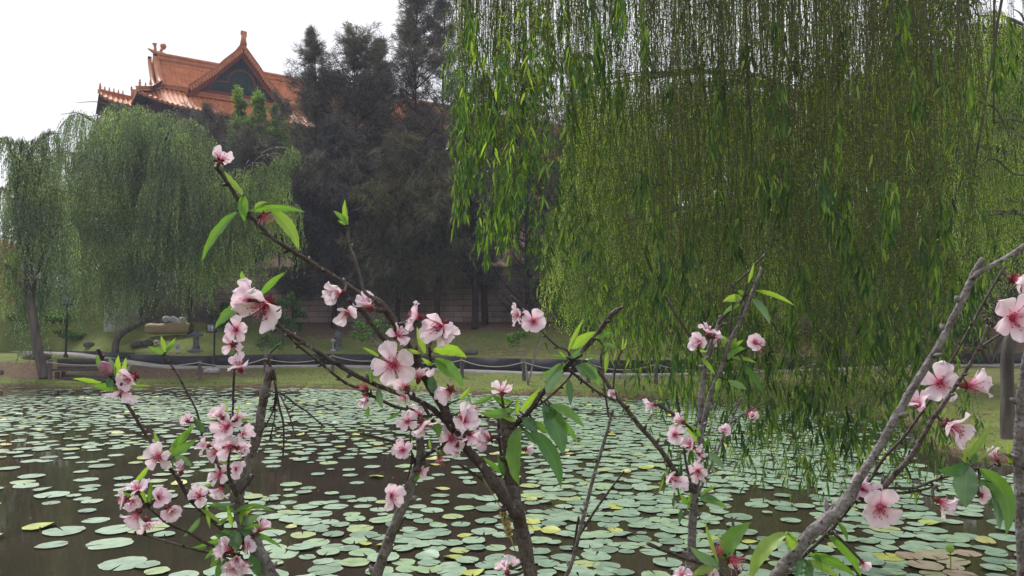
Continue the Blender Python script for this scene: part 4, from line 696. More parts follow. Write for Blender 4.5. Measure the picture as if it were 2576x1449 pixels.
for n_, (X, Y, R) in enumerate(rest):
    u = r_.uniform(); kd = 'curled' if u < .07 else 'flat'; mi = 0 if u > .045 else 1
    V_, T_, Q_, A_ = shapes[kd][int(r_.integers(8))]; a = r_.uniform(0, 6.28); c, s = math.cos(a), math.sin(a); R2 = R*(.8 if kd == 'curled' else 1); Vr = np.stack([V_[:, 0]*c - V_[:, 1]*s, V_[:, 0]*s + V_[:, 1]*c, V_[:, 2]*.45], -1)*R2 + [X, Y, .004 + .004*(n_ % 5)]
    mb.add(Vr, [T_, Q_], mi, A_)
tag(mb.build('lily_pads', [M['pad'], M['pad_yellow']], attr='rim', smooth=True), kind='stuff')
# small floating bits, and upright young leaf buds of the lilies
mb = MB(); n = 900; X = r_.uniform(-12, 10, n); Y = r_.uniform(5.5, 20, n); a = r_.uniform(0, 6.28, n); B = np.stack([X, Y, .006+0*X], -1); A = np.stack([np.cos(a), np.sin(a), .05+0*a], -1); mb.add(*leaf_quads(B, A, r_.uniform(.01, .05, n), r_.uniform(.002, .008, n), r_))
tag(mb.build('floating_debris', rough_mat('floating_bits', [(.3, (.2, .2, .12)), (.7, (.35, .33, .25))], 3, .8, 0)), kind='stuff')
for k, (x, y, lab) in enumerate([(2082, 1162, 'round green lily bud on a thin stalk above the pads'), (2390, 1380, 'green lily leaf tip standing over the brown pads')]):
    d = ray(x, y + 60); p = CAM + d*(-CAM[2]/d[2]); q = at(x, y, p[1]); T = thing('lily_bud', (p[0], p[1], 0), lab, 'bud'); mb = MB(); mb.add(*tube(catmull(np.array([[p[0], p[1], -.1], [p[0]+.01, p[1], q[2]*.5], q]), 4), .005, 5)); mb.build('stalk', M['willow_bright'], T); mb = MB(); mb.add(*sphere(q, (.035, .035, .04))); mb.build('bud', M['willow_bright'], T, smooth=True)
# ------------------------------------------------------------------ far bank things
M['wood_dark'] = rough_mat('dark_weathered_wood', [(.3, (.035, .03, .03)), (.7, (.08, .065, .06))], 6, .85, .5, .01, sc=(.3, 1, 3)); M['wood_post'] = rough_mat('grey_post_wood', [(.3, (.06, .05, .045)), (.7, (.13, .11, .1))], 8, .9, .6, .01, sc=(1, 1, .3))
M['rope'] = rough_mat('pale_rope', [(.3, (.28, .26, .25)), (.7, (.42, .40, .38))], 30, .95, .4, .005); M['black'] = rough_mat('black_lamp_paint', [(.3, (.008, .008, .011)), (.7, (.02, .02, .026))], 5, .45, 0)
M['glass'] = rough_mat('frosted_lamp_glass', [(.3, (.35, .38, .42)), (.7, (.5, .53, .57))], 3, .25, 0); M['stone'] = rough_mat('dark_carved_stone', [(.3, (.045, .045, .055)), (.7, (.13, .13, .15))], 7, .9, .9, .02); M['stone_light'] = rough_mat('light_stone', [(.3, (.22, .21, .21)), (.7, (.4, .39, .39))], 7, .9, .6, .02); M['rock'] = rough_mat('grey_brown_rock', [(.3, (.06, .052, .046)), (.7, (.17, .15, .13))], 4, .95, .9, .03)
pl = [(125, 955), (310, 957), (502, 955), (667, 943), (837, 935), (1000, 938), (1162, 950), (1318, 957), (1480, 962), (1650, 966), (1850, 968), (2050, 968)]; tops = []
plab = {0: 'dark wooden post beside the leaning willow trunk', 1: 'rope fence post hidden behind the blossoms near the bench', 2: 'rope fence post below the robed stone statue', 3: 'rope fence post behind the cut grey stem', 4: 'rope fence post below the seated statue', 5: 'rope fence post behind the large pale blossom', 6: 'pale rope fence post in the middle of the far bank', 7: 'rope fence post beside the bare pale sapling', 8: 'rope fence post just left of the willow curtain', 9: 'rope fence post inside the left part of the willow curtain', 10: 'rope fence post seen through the middle of the willow curtain', 11: 'rope fence post seen through the right of the willow curtain'}
for k, (x, y) in enumerate(pl):
    g = ground_hit(x, y, 22, 45); h = .78; R = .075; mb = MB(); mb.add(*lathe([(R, -.25), (R, h-.02), (R*.8, h), (.01, h+.005)], g, 10)); tag(mb.build('rope_post', M['wood_post'], origin=g), plab[k], 'post', 'rope fence posts'); tops.append(g + [0, 0, h-.09])
for k in range(len(tops)-1):
    a, b = tops[k], tops[k+1]; t = np.linspace(0, 1, 14)[:, None]; P = a*(1-t) + b*t; P[:, 2] -= (.22 if k else .1)*4*(t*(1-t))[:, 0]*(1 if k != 1 else .6); P[:, 1] -= .085; mb = MB(); mb.add(*tube(P, .02, 6, knob=.1)); tag(mb.build('fence_rope', M['rope'], origin=a), 'pale rope sagging from the ' + ['dark post by the leaning trunk', 'post near the bench', 'post below the robed statue', 'post behind the cut grey stem', 'post below the seated statue', 'post behind the large blossom', 'pale post mid bank', 'post by the bare sapling', 'post left of the willow curtain', 'post inside the curtain\'s left part', 'post in the curtain\'s middle'][k] + ' to its right neighbour', 'rope', 'fence ropes')
# bench seen end on from the pond side
g = ground_hit(190, 948, 24, 45); Y = g[1]; T = thing('bench', tuple(g), 'dark wooden bench with a two board back beside the leaning willow', 'bench'); zc = lambda y: at(190, y, Y)[2]; L = px(165, Y); cx = at(228, 900, Y)[0]
for (y0, y1, dy) in ((902, 917, .0), (922, 930, .03)): mb = MB(); mb.add(*box((cx, Y+dy, (zc(y0)+zc(y1))/2), (L, .06, zc(y0)-zc(y1)))); mb.build('back_board', M['wood_dark'], T)
mb = MB(); mb.add(*box((cx, Y-.28, zc(929)), (L*1.02, .42, .06))); mb.build('seat', M['wood_dark'], T)
for dx in (-.42, .42):
    for dy in (-.42, .0): mb = MB(); mb.add(*box((cx+dx*L, Y+dy+.07, (zc(931)+g[2])/2-.1), (.13, .1, zc(931)-g[2]+.1))); mb.build('leg', M['wood_dark'], T)
p = ground_hit(165, 951, 24, 45); q = ground_hit(315, 962, 24, 45); T = thing('log_edging', tuple(p), 'low dark timber rail lying on the soil in front of the bench', 'rail'); e = q - p; mb = MB(); mb.add(*box((p+q)/2 + [0, 0, .12], (np.linalg.norm(e), .2, .16), math.atan2(e[1], e[0]))); mb.build('upper_beam', M['wood_dark'], T); mb = MB(); mb.add(*box((p+q)/2 + [0, -.16, .02], (np.linalg.norm(e), .2, .16), math.atan2(e[1], e[0]))); mb.build('lower_beam', M['wood_dark'], T)
# garden lamps
def lamp(x, ybase, ytop, lab, Ylo=24, Yhi=50, two=False, s=1.0, ylan=None):
    g = ground_hit(x, ybase, Ylo, Yhi); Y = g[1]; H = at(x, ytop, Y)[2] - g[2]; T = thing('garden_lamp', tuple(g), lab, 'street lamp', 'black garden lamps'); zl = (at(x, ylan, Y)[2] - g[2]) if ylan else H-.55*s; w = .17*s
    mb = MB(); mb.add(*lathe([(.09*s, -.1), (.09*s, .12), (.045*s, .2), (.04*s, zl), (.07*s, zl+.02)], g, 10)); mb.build('post', M['black'], T, smooth=False)
    c = g + np.array([-.14*s if not two else 0, 0, zl]); mb = MB(); mb.add(*box(c + [0, 0, .03], (w*2.2, w*2.2, .05))); mb.add(*box(c + [0, 0, .46*s], (w*2.6, w*2.6, .1*s), 0, .35)); mb.add(*box(c + [0, 0, .56*s], (.06, .06, .12*s)))
    for sx in (-1, 1):
        for sy in (-1, 1): mb.add(*box(c + [sx*w, sy*w, .24*s], (.03, .03, .4*s)))
    for sy in (-1, 1): mb.add(*box(c + [0, sy*(w+.004), .24*s], (.02, .016, .38*s))); mb.add(*box(c + [sy*(w+.004), 0, .24*s], (.016, .02, .38*s)))
    mb.build('lantern_frame', M['black'], T); mb = MB(); mb.add(*box(c + [0, 0, .24*s], (w*1.8, w*1.8, .36*s))); mb.build('lantern_glass', M['glass'], T)
    if not two: mb = MB(); mb.add(*tube([g + [0, 0, zl-.1], g + [0, 0, H+.1]], .035, 8)); mb.build('finial_post', M['black'], T)
lamp(165, 899, 735, 'tall black lamp post with a glass lantern in front of the left willows', two=True, ylan=768, s=1.15); lamp(538, 925, 800, 'short black garden lamp beside the robed statue', ylan=837, s=.95)
lamp(2280, 1010, 948, 'low black garden lamp glimpsed low through the willow curtain', 14, 30, two=True, ylan=985, s=.8)
# sign on a pale pole
g = ground_hit(97, 845, 40, 75); c = at(97, 768, g[1]); T = thing('signpost', tuple(g), 'pale square sign on a thin pole behind the left willow', 'sign'); mb = MB(); mb.add(*tube([g, c], .04, 6)); mb.build('pole', M['stone_light'], T); mb = MB(); mb.add(*box(c, (.55, .04, .4))); mb.build('sign_board', M['stone_light'], T)
# beige log-shaped planter with white stones on it
g = ground_hit(425, 846, 36, 43.2); Y = g[1]; T = thing('log_planter', tuple(g), 'beige log shaped trough lying on the lawn before the pinkish wall', 'planter'); Lp = px(112, Y)/2; r0 = px(30, Y)/2; c = at(425, 826, Y)
t = np.linspace(-1, 1, 13); P = np.stack([c[0] + t*Lp, Y + 0*t, c[2] + .04*np.sin(t*3)], -1); mb = MB(); mb.add(*tube(P, r0*(1 + .1*np.sin(t*4) - .25*np.abs(t)**6), 12, knob=.03)); mb.build('log_body', rough_mat('beige_log', [(.3, (.32, .23, .13)), (.7, (.48, .37, .24))], 3, .8, .5, .03, sc=(.3, 1, 1)), T, smooth=True)
mb = MB(); mb.add(*lathe([(r0*.85, 0), (r0*.7, .05), (r0*.5, .06)], (0, 0, 0), 12)); V_, F_, _ = mb.out(); V_ = V_[:, [2, 0, 1]] + [c[0]+Lp+.01, Y, c[2]]; mb = MB(); mb.add(V_, F_); mb.build('end_ring', M['wood_dark'], T)
c = at(438, 806, Y); r2 = np.random.default_rng(3); mb = MB()
for k in range(9): mb.add(*sphere(c + [r2.uniform(-.5, .5), r2.uniform(-.1, .1), r2.uniform(-.12, .14)], (.2, .16, .15), 7, 5, .15, k))
tag(mb.build('white_stones', rough_mat('white_ornament_stone', [(.3, (.42, .45, .5)), (.7, (.65, .68, .72))], 8, .8, .5), origin=c - [0, 0, .2]), 'jagged white ornamental stones heaped on the beige log trough', 'stone')
# rocks
def rock(x, y, w, h, lab, mat='rock', seed=0, lo=24, hi=43, blocks=1):
    g = ground_hit(x, y, lo, hi); Y = g[1]; mb = MB()
    for k in range(blocks):
        V_, F_ = sphere((0, 0, 0), 1, 9, 6, .09, seed+k); V_[:, 2] = np.clip(V_[:, 2], -.6, .62); V_ = V_*[px(w, Y)/2/(1 if blocks == 1 else 1.5), px(w, Y)/2.6, px(h, Y)*.75] + g + [(k-.5*(blocks-1))*px(w, Y)*.45, k*.2, px(h, Y)*(.35 + .18*k)]; mb.add(V_, F_)
    tag(mb.build('rock', M[mat], origin=g), lab, 'rock')
rock(355, 873, 48, 20, 'two flat topped grey boulders together on the lawn left of the statue', blocks=2, seed=4); rock(223, 873, 26, 16, 'small grey block of stone on the lawn below the big willow', seed=6); rock(534, 940, 45, 17, 'pale flat rock on the soil at the foot of the short lamp', 'stone_light', 8)
rock(1186, 892, 36, 18, 'dark reddish brown rock on the lawn above the black edging', seed=9); rock(92, 905, 70, 20, 'dark rock lying by the path behind the leaning willow trunk', seed=12); rock(2, 942, 14, 14, 'dark stone at the very left edge of the bank', seed=14)
# statues: standing robed figures of carved stone (continuous bodies)
def skin(name, pts, edges, rad, mat, par, sub=2):
    me = bpy.data.meshes.new(name); me.from_pydata([tuple(np.array(p) - org(par)) for p in pts], edges, []); o = link(name, me, par); ORG[o.name] = tuple(org(par)); me.materials.append(mat)
    m = o.modifiers.new('skin', 'SKIN'); m.use_smooth_shade = True
    for i, r in enumerate(rad): me.skin_vertices[0].data[i].radius = (r, r) if not isinstance(r, tuple) else r
    me.skin_vertices[0].data[0].use_root = True; s = o.modifiers.new('sub', 'SUBSURF'); s.levels = s.render_levels = sub; return o
for (x, yb, yt, lab, kind) in ((492, 884, 824, 'dark stone statue of a robed standing figure with spread sleeves on a rock base', 's'), (849, 878, 825, 'dark blue grey stone statue of a robed figure with hands folded, mid lawn', 'f')):
    g = ground_hit(x, yb, 30, 43); Y = g[1]; H = at(x, yt, Y)[2] - g[2]; T = thing('statue', tuple(g), lab, 'statue'); P = lambda a, b, c=0: g + np.array([a, c, b])*H
    mb = MB(); V_, F_ = lathe([(.36, -.08), (.34, .03), (.22, .08), (.17, .12), (.01, .13)], (0, 0, 0), 12); V_ = V_*H*[1, .8, 1] + g; V_[:, :2] += r2.normal(0, .012, V_[:, :2].shape); mb.add(V_, F_); mb.build('rock_base', M['stone'], T)
    if kind == 's': pts = [P(0, .42), P(.01, .62), P(0, .78), P(0, .86), P(0, .93), P(.02, .24), P(.03, .06), P(.14, .74), P(.25, .66), P(.31, .70), P(-.14, .74), P(-.26, .66), P(-.3, .60)]; ed = [(0, 1), (1, 2), (2, 3), (3, 4), (0, 5), (5, 6), (2, 7), (7, 8), (8, 9), (2, 10), (10, 11), (11, 12)]; rd = [.12, .115, .1, .045, .075, .14, .19, .065, .06, .05, .065, .065, .05]
    else: pts = [P(0, .40), P(.0, .6), P(0, .76), P(0, .83), P(0, .9), P(0, .22), P(0, .05), P(.13, .7), P(.17, .55, -.06), P(.04, .5, -.17), P(-.13, .7), P(-.17, .55, -.06), P(-.04, .5, -.17)]; ed = [(0, 1), (1, 2), (2, 3), (3, 4), (0, 5), (5, 6), (2, 7), (7, 8), (8, 9), (2, 10), (10, 11), (11, 12)]; rd = [.15, .14, .12, .05, .085, .18, .22, .07, .065, .05, .07, .065, .05]
    skin('robed_figure', pts, ed, [q*H for q in rd], M['stone'], T)
def small_orn(x, yb, w, h, prof, lab, name, mat):
    g = ground_hit(x, yb, 30, 43); Y = g[1]; mb = MB(); mb.add(*lathe([(r*px(w, Y)/2, z*px(h, Y)) for r, z in prof], g, 8)); tag(mb.build(name, M[mat], origin=g), lab, 'ornament')
small_orn(393, 869, 20, 14, [(.4, -.1), (.4, .15), (.25, .2), (.25, .55), (1, .6), (.8, .75), (.2, .95), (.01, 1)], 'small stone lantern with a wide cap on the lawn left of the robed statue', 'stone_lantern', 'stone_light')
small_orn(447, 886, 17, 22, [(.9, -.05), (.9, .1), (.5, .15), (.5, .5), (.75, .65), (.6, .85), (.3, 1), (.01, 1)], 'tiny stone figure on a round foot beside the robed statue', 'stone_ornament', 'stone_light'); small_orn(838, 882, 17, 32, [(1, -.05), (1, .08), (.25, .12), (.2, .6), (.8, .72), (.7, .85), (.2, .9), (.01, .91)], 'small white stemmed stone lantern in front of the folded hands statue', 'stone_lantern', 'stone_light')
for x, lab in ((1117, 'left'), (1160, 'right')):
    c = at(x, 701, BW+.35); c[2] = 5.82; mb = MB(); mb.add(*lathe([(.16, 0), (.15, .06), (.1, .22), (.05, .34), (.015, .42)], c, 12)); tag(mb.build('bell_ornament', M['stone_light'], origin=c), lab + ' one of the two small bell shaped ornaments on the block wall', 'ornament', 'bell shaped ornaments on the wall')
# shore tufts of grass
r_ = np.random.default_rng(77); ns = 5200; seg = []; 
for i in range(2, 20):
    a, b = SH[i], SH[i+1]; seg.append((a, b, np.hypot(*(b-a))))
wsum = np.array([s[2] for s in seg]); pick_ = r_.choice(len(seg), ns, p=wsum/wsum.sum()); t = r_.uniform(0, 1, ns); P = np.array([seg[k][0]*(1-q) + seg[k][1]*q for k, q in zip(pick_, t)]); P = P + np.stack([r_.normal(0, .05, ns), r_.uniform(.02, .5, ns)**1.0, ], -1)
z = height(P[:, 0], P[:, 1]); ok = z > 0; B = np.stack([P[:, 0], P[:, 1], z], -1)[ok]; n = len(B); mb = MB(); A = nrm(np.stack([r_.normal(0, .5, n), r_.normal(-.3, .4, n), np.ones(n)*.8], -1)); mb.add(*leaf_quads(B, A, r_.uniform(.03, .1, n), .01, r_))
n = 26000; X = r_.uniform(-22, 12, n); Y = r_.uniform(13, 43, n); d_ = sdf(X, Y); wy = wallY(X); ok = (d_ > .3) & ~((Y > wy-1.7) & (Y < wy+.6)) & (W2 + X/Y*F < 2700); X, Y = X[ok], Y[ok]; z = height(X, Y); B = np.stack([X, Y, z], -1); n = len(B); A = nrm(np.stack([r_.normal(0, .5, n), r_.normal(0, .5, n), np.ones(n)*.8], -1)); mb.add(*leaf_quads(B, A, r_.uniform(.03, .07, n), .01, r_))
tag(mb.build('grass', leaf_mat('grass_blade', [(.07, .11, .02), (.12, .17, .03), (.17, .2, .06)], .2, .8)), kind='stuff')
n = 2600; X = r_.uniform(-18, 12, n); Y = r_.uniform(24, 43, n); wy = wallY(X); d_ = sdf(X, Y); ok = (d_ > .2) & ((Y < wy - 1.7) | (Y > wy+.5)); X, Y = X[ok], Y[ok]; n = len(X); a = r_.uniform(0, 6.28, n); mb = MB(); mb.add(*leaf_quads(np.stack([X, Y, height(X, Y)+.03], -1), np.stack([np.cos(a), np.sin(a), .2+0*a], -1), r_.uniform(.05, .12, n), .02, r_)); tag(mb.build('fallen_leaves', rough_mat('dry_leaf', [(.3, (.14, .09, .05)), (.7, (.34, .27, .18))], 2, .9, 0)), kind='stuff')
# ------------------------------------------------------------------ peach blossom trees
def petal_mat():
    m, nt, p, o = new_mat('pink_petal'); a = nt.nodes.new('ShaderNodeAttribute'); a.attribute_name = 'u'; oi = nt.nodes.new('ShaderNodeObjectInfo')
    n = noise(nt, 3.5, 4); ad = nt.nodes.new('ShaderNodeMath'); ad.operation = 'MULTIPLY_ADD'; nt.links.new(n, ad.inputs[0]); ad.inputs[1].default_value = .22; nt.links.new(a.outputs['Fac'], ad.inputs[2])
    c = ramp(nt, ad.outputs[0], [(.08, (.42, .05, .13)), (.22, (.68, .17, .31)), (.36, (.82, .46, .59)), (.56, (.88, .67, .77)), (.95, (.91, .79, .87))]); k = ramp(nt, oi.outputs['Random'], [(0, (1, .92, .95)), (1, (1, 1, 1))]); c = mixc(nt, 1, c, k, 'MULTIPLY')
    nt.links.new(c, p.inputs['Base Color']); p.inputs['Roughness'].default_value = .6; p.inputs['Specular IOR Level'].default_value = .25; p.inputs['Sheen Weight'].default_value = .1
    t = nt.nodes.new('ShaderNodeBsdfTranslucent'); nt.links.new(c, t.inputs[0]); ms = nt.nodes.new('ShaderNodeMixShader'); ms.inputs[0].default_value = .38; nt.links.new(p.outputs[0], ms.inputs[1]); nt.links.new(t.outputs[0], ms.inputs[2]); nt.links.new(ms.outputs[0], o.inputs[0]); return m
M['petal'] = petal_mat()
m, nt, p, o = new_mat('stamen'); a = nt.nodes.new('ShaderNodeAttribute'); a.attribute_name = 'u'; nt.links.new(ramp(nt, a.outputs['Fac'], [(0, (.42, .03, .08)), (.5, (.62, .12, .2)), (.86, (.72, .28, .34)), (.9, (.08, .015, .02)), (1, (.10, .02, .02))]), p.inputs['Base Color']); p.inputs['Roughness'].default_value = .6; M['stamen'] = m
M['calyx'] = rough_mat('dark_red_calyx', [(.3, (.09, .018, .022)), (.7, (.19, .045, .045))], 12, .7, .2, .05); M['bud'] = rough_mat('mauve_bud', [(.3, (.20, .06, .10)), (.7, (.42, .22, .28))], 2.5, .6, .2, .05)
def petals_mesh(el, seed, npet=5, drop=(), ruff=.035):
    r_ = np.random.default_rng(seed); mb = MB(); nu, nv = 11, 9; u = np.linspace(0, 1, nu); v = np.linspace(-1, 1, nv)
    for k in range(npet):
        if k in drop: continue
        az = k/npet*2*math.pi + r_.normal(0, .07); e1 = math.radians(el) + r_.normal(0, .27); sc = r_.uniform(.86, 1.08); wd = .54*r_.uniform(.88, 1.1)
        e = np.interp(u, [0, .3, .7, 1], [e1+.7, e1+.25, e1, e1-.35 + r_.normal(0, .15)]); du = np.diff(u, prepend=0); r = np.cumsum(du*np.cos(e))*sc + .05; z = np.cumsum(du*np.sin(e))*sc
        w = wd*(np.clip(u, .02, 1)**.78)*np.sqrt(np.clip(1 - np.clip((u-.55)/.452, 0, 1)**2.4, 0.002, 1)); w[0] = .05
        U, Vv = np.meshgrid(u, v, indexing='ij'); cup = r_.uniform(.12, .34); Rr = r[:, None] + 0*Vv - .06*(Vv**2)*u[:, None]; S = w[:, None]*Vv; Z = z[:, None] + cup*w[:, None]*Vv**2*1.1 + ruff*np.sin(Vv*5 + r_.uniform(0, 6))*U**3 + ruff*.8*np.sin(U*9 + Vv*3 + r_.uniform(0, 6))*U**2
        Rr = Rr + .03*np.cos(Vv*7 + r_.uniform(0, 6))*U**4 - .05*np.exp(-(Vv/.25)**2)*U**6
        tw = r_.normal(0, .38); S2 = S*math.cos(tw) ; Z = Z + S*math.sin(tw)*U; c, s = math.cos(az), math.sin(az)
        P = np.stack([Rr*c - S2*s, Rr*s + S2*c, Z], -1).reshape(-1, 3); i = np.arange(nu-1)[:, None]*nv; j = np.arange(nv-1)[None]; mb.add(P, [np.stack([i+j, i+nv+j, i+nv+j+1, i+j+1], -1).reshape(-1, 4)], 0, U.ravel())
    V_, F_, _ = mb.out(); return mesh_np('petals', V_, F_, [M['petal']], smooth=True, attr={'u': np.concatenate(mb.A)})
def stamen_mesh(spread, seed, n=24, L=.62, thick=.011):
    r_ = np.random.default_rng(seed); mb = MB()
    for k in range(n):
        a = r_.uniform(0, 6.28); s = spread*math.sqrt(r_.uniform(.02, 1)); d = np.array([math.cos(a)*math.sin(s), math.sin(a)*math.sin(s), math.cos(s)]); l = L*r_.uniform(.65, 1.1); bend = r_.normal(0, .06, 3)
        P = np.array([d*.03*[1, 1, 0], d*l*.5 + bend, d*l + bend*.5]); V_, F_ = tube(catmull(P, 3), thick, 4, cap=False); mb.add(V_, F_, 0, np.repeat(np.linspace(0, .85, len(V_)//4), 4)); V_, F_ = sphere(P[-1], .026, 5, 4); mb.add(V_, F_, 0, np.ones(len(V_)))
    V_, F_ = lathe([(.11, -.04), (.13, .06), (.07, .16), (.01, .18)], (0, 0, 0), 8); mb.add(V_, F_, 0, np.zeros(len(V_)) + .02)
    V_, F_, _ = mb.out(); return mesh_np('stamens', V_, F_, [M['stamen']], smooth=True, attr={'u': np.concatenate(mb.A)})
def calyx_mesh(seed):
    mb = MB(); mb.add(*lathe([(.01, -.34), (.05, -.33), (.13, -.24), (.15, -.12), (.17, 0), (.1, .0)], (0, 0, 0), 10))
    for k in range(5):
        a = (k+.5)/5*6.283; c, s = math.cos(a), math.sin(a); P = np.array([[.13, -.1, -.03], [.13, .1, -.03], [.30, .07, -.05], [.38, 0, -.09], [.30, -.07, -.05]]); P = np.stack([P[:, 0]*c - P[:, 1]*s, P[:, 0]*s + P[:, 1]*c, P[:, 2]], -1); mb.add(P, [np.array([[0, 1, 2, 3, 4]])])
    V_, F_, _ = mb.out(); return mesh_np('calyx', V_, F_, [M['calyx']], smooth=True)
PET = {'open': [petals_mesh(e, s, ruff=q) for e, s, q in ((14, 1, .05), (22, 2, .08), (6, 3, .04), (26, 12, .10), (16, 13, .07))], 'cup': [petals_mesh(e, s, ruff=q) for e, s, q in ((38, 4, .05), (46, 5, .09), (32, 6, .12), (52, 14, .06), (36, 15, .1))], 'side': [petals_mesh(30, 7, drop=(1,), ruff=.1), petals_mesh(22, 8, ruff=.08), petals_mesh(44, 9, drop=(3,), ruff=.06), petals_mesh(15, 16, drop=(2,), ruff=.12)], 'half': [petals_mesh(62, 10), petals_mesh(66, 11)]}
STA = [stamen_mesh(.75, 21), stamen_mesh(.6, 22), stamen_mesh(.9, 23)]; STS = [stamen_mesh(1.2, 31, 34, .9, .013), stamen_mesh(1.0, 32, 30, .85, .013)]; CAL = calyx_mesh(1)
BUDM = None
def bud_mesh():
    mb = MB(); mb.add(*lathe([(.03, -.3), (.22, -.15), (.38, .1), (.42, .35), (.34, .62), (.16, .82), (.02, .88)], (0, 0, 0), 12)); V_, F_, _ = mb.out(); a = np.arctan2(V_[:, 1], V_[:, 0]); V_[:, :2] *= (1 + .12*np.sin(a*3+V_[:, 2]*5))[:, None]; return mesh_np('bud_petals', V_, F_, [M['bud']], smooth=True)
BUDM = bud_mesh()
# ---- branches in reference pixels: (points (x, y, width)), depth start -> end, bark
TREES = {}
def peach(key, base, label): T = thing('peach_tree', tuple(base), label, 'tree', None); TREES[key] = dict(T=T, S=[])
SAMP = []
def br(key, pts, y0, y1, mat='bark_dark', name='branch', ground=None, seed=0, buds=True):
    T = TREES[key]['T']; pts = np.array(pts, dtype=float); n = len(pts); Ys = np.linspace(y0, y1, n); P = np.array([at(p[0], p[1], Y) for p, Y in zip(pts, Ys)]); R = pts[:, 2]/2/F*Ys
    if ground is not None: dn = P[0] - P[1]; dn /= np.linalg.norm(dn); tb = np.array([0, .3, .55, .75, .88, .96])[:, None]; cB = P[0] + dn*.35; G = ground*(1-tb)**2 + 2*cB*tb*(1-tb) + P[0]*tb*tb; R = np.concatenate([R[0]*np.array([1.5, 1.3, 1.15, 1.05, 1, 1]), R]); P = np.vstack([G, P])
    K = 7; r_ = np.random.default_rng(abs(hash((pts[0][0], pts[0][1]))) % 9999); Pc = catmull(P, K); Rc = np.interp(np.linspace(0, len(P)-1, len(Pc)), np.arange(len(P)), R)
    Rc = Rc*(1 + .025*r_.normal(size=len(Rc))); Rc[::9] *= 1.06; jit = r_.normal(0, 1, Pc.shape)*(Rc*.05)[:, None]; jit[0] = 0; Pc = Pc + jit; mb = MB(); V_, F_ = tube(Pc, Rc, 12, knob=.02, seed=int(pts[0][0])); mb.add(V_, F_)
    if buds:                                                # nodes, dormant buds and spur stubs
        Ls = np.concatenate([[0], np.cumsum(np.linalg.norm(np.diff(Pc, axis=0), axis=1))]); q = .01; T_ = np.gradient(Pc, axis=0); T_ = nrm(T_)
        while q < Ls[-1]:
            k = min(len(Pc)-2, int(np.searchsorted(Ls, q))); d = nrm(np.cross(T_[k], rand_dir(1, r_)[0])); rr = Rc[k]; s = max(.0016, min(rr, .004)); e = nrm(d + T_[k]*.8); mb.add(*tube([Pc[k] + d*rr*.5, Pc[k] + d*rr + e*s*1.2, Pc[k] + d*rr + e*s*r_.uniform(1.6, 3.2)], [s*.9, s*.75, s*.15], 5)); q += r_.uniform(.008, .03)*(1 if rr < .004 else 2.6)
    mb.build(name, M[mat], T, smooth=True); off = 6*K if ground is not None else 0
    for a, b in zip(Pc[off:], Rc[off:]):
        d = a - CAM; dep = d @ FW; SAMP.append((W2 + (d @ RT)/dep*F, H2 - (d @ UP)/dep*F, a, b, key))
gA = np.array([-.27, 1.0, .7]); gB = np.array([-.02, .95, .7]); gC = np.array([.24, 1.25, .7]); gD = np.array([.10, .9, .7]); gE = np.array([.66, .98, .7])
peach('A', gA, 'peach tree at lower left with a cut grey stem and crowded pink blossoms'); peach('B', gB, 'central peach tree with two brown stems and the longest blossom branches'); peach('C', gC, 'slender pale barked peach tree right of centre before the willow curtain')
peach('D', gD, 'peach tree whose thick grey limb slants up to the right edge'); peach('E', gE, 'upright grey peach stem at the right edge of the picture')
A = 'A'; br(A, [(700, 1500, 46), (672, 1440, 42), (650, 1390, 36), (615, 1320, 32), (596, 1252, 34), (606, 1215, 26), (625, 1160, 23), (644, 1108, 23), (655, 1050, 22), (664, 996, 22), (681, 922, 21)], .92, .86, 'bark_grey', 'trunk', gA)
br(A, [(640, 1385, 12), (574, 1342, 11), (512, 1289, 10), (475, 1252, 10), (446, 1202, 10), (421, 1169, 9), (388, 1124, 9), (360, 1083, 8), (331, 1034, 8), (310, 1005, 8), (281, 951, 9), (258, 905, 9), (246, 877, 8)], .90, .82)
br(A, [(610, 1400, 8), (528, 1371, 8), (471, 1338, 7), (425, 1318, 7), (372, 1276, 6)], .90, .83); br(A, [(610, 1405, 7), (516, 1388, 7), (475, 1379, 6), (421, 1363, 6), (364, 1346, 5), (339, 1338, 5)], .91, .85, 'bark_brown')
br(A, [(600, 1245, 8), (575, 1190, 7), (580, 1110, 7), (586, 1033, 6), (588, 955, 6), (594, 893, 6), (594, 861, 5)], .87, .84); br(A, [(597, 1250, 7), (548, 1170, 6), (510, 1100, 5), (496, 1038, 5), (471, 988, 5), (442, 935, 5), (421, 906, 5), (413, 890, 6)], .875, .9)
br(A, [(604, 1240, 10), (622, 1218, 7), (640, 1194, 6)], .88, .88); br(A, [(684, 925, 8), (690, 945, 8), (696, 987, 6), (702, 1021, 6), (712, 1061, 5), (714, 1105, 5), (712, 1150, 4)], .86, .86)
br(A, [(694, 975, 5), (692, 1004, 4), (685, 1038, 4), (665, 1075, 4), (653, 1098, 3)], .862, .87); br(A, [(696, 984, 5), (719, 997, 5), (745, 1018, 5), (770, 1034, 4), (817, 1075, 4)], .862, .87); br(A, [(698, 990, 5), (706, 997, 4), (726, 1041, 4), (743, 1098, 4)], .862, .85); br(A, [(697, 1000, 4), (692, 1021, 4), (690, 1055, 3), (678, 1108, 4)], .862, .89)
br(A, [(680, 930, 8), (676, 900, 6), (683, 885, 5), (700, 868, 4)], .86, .855); br(A, [(682, 925, 8), (672, 912, 6), (664, 905, 4)], .86, .86, buds=False)
B = 'B'; br(B, [(1345, 1500, 36), (1335, 1449, 34), (1315, 1347, 36), (1302, 1289, 34), (1290, 1216, 28), (1277, 1114, 29), (1272, 1055, 27), (1270, 1030, 24)], .83, .80, 'bark_brown', 'trunk', gB)
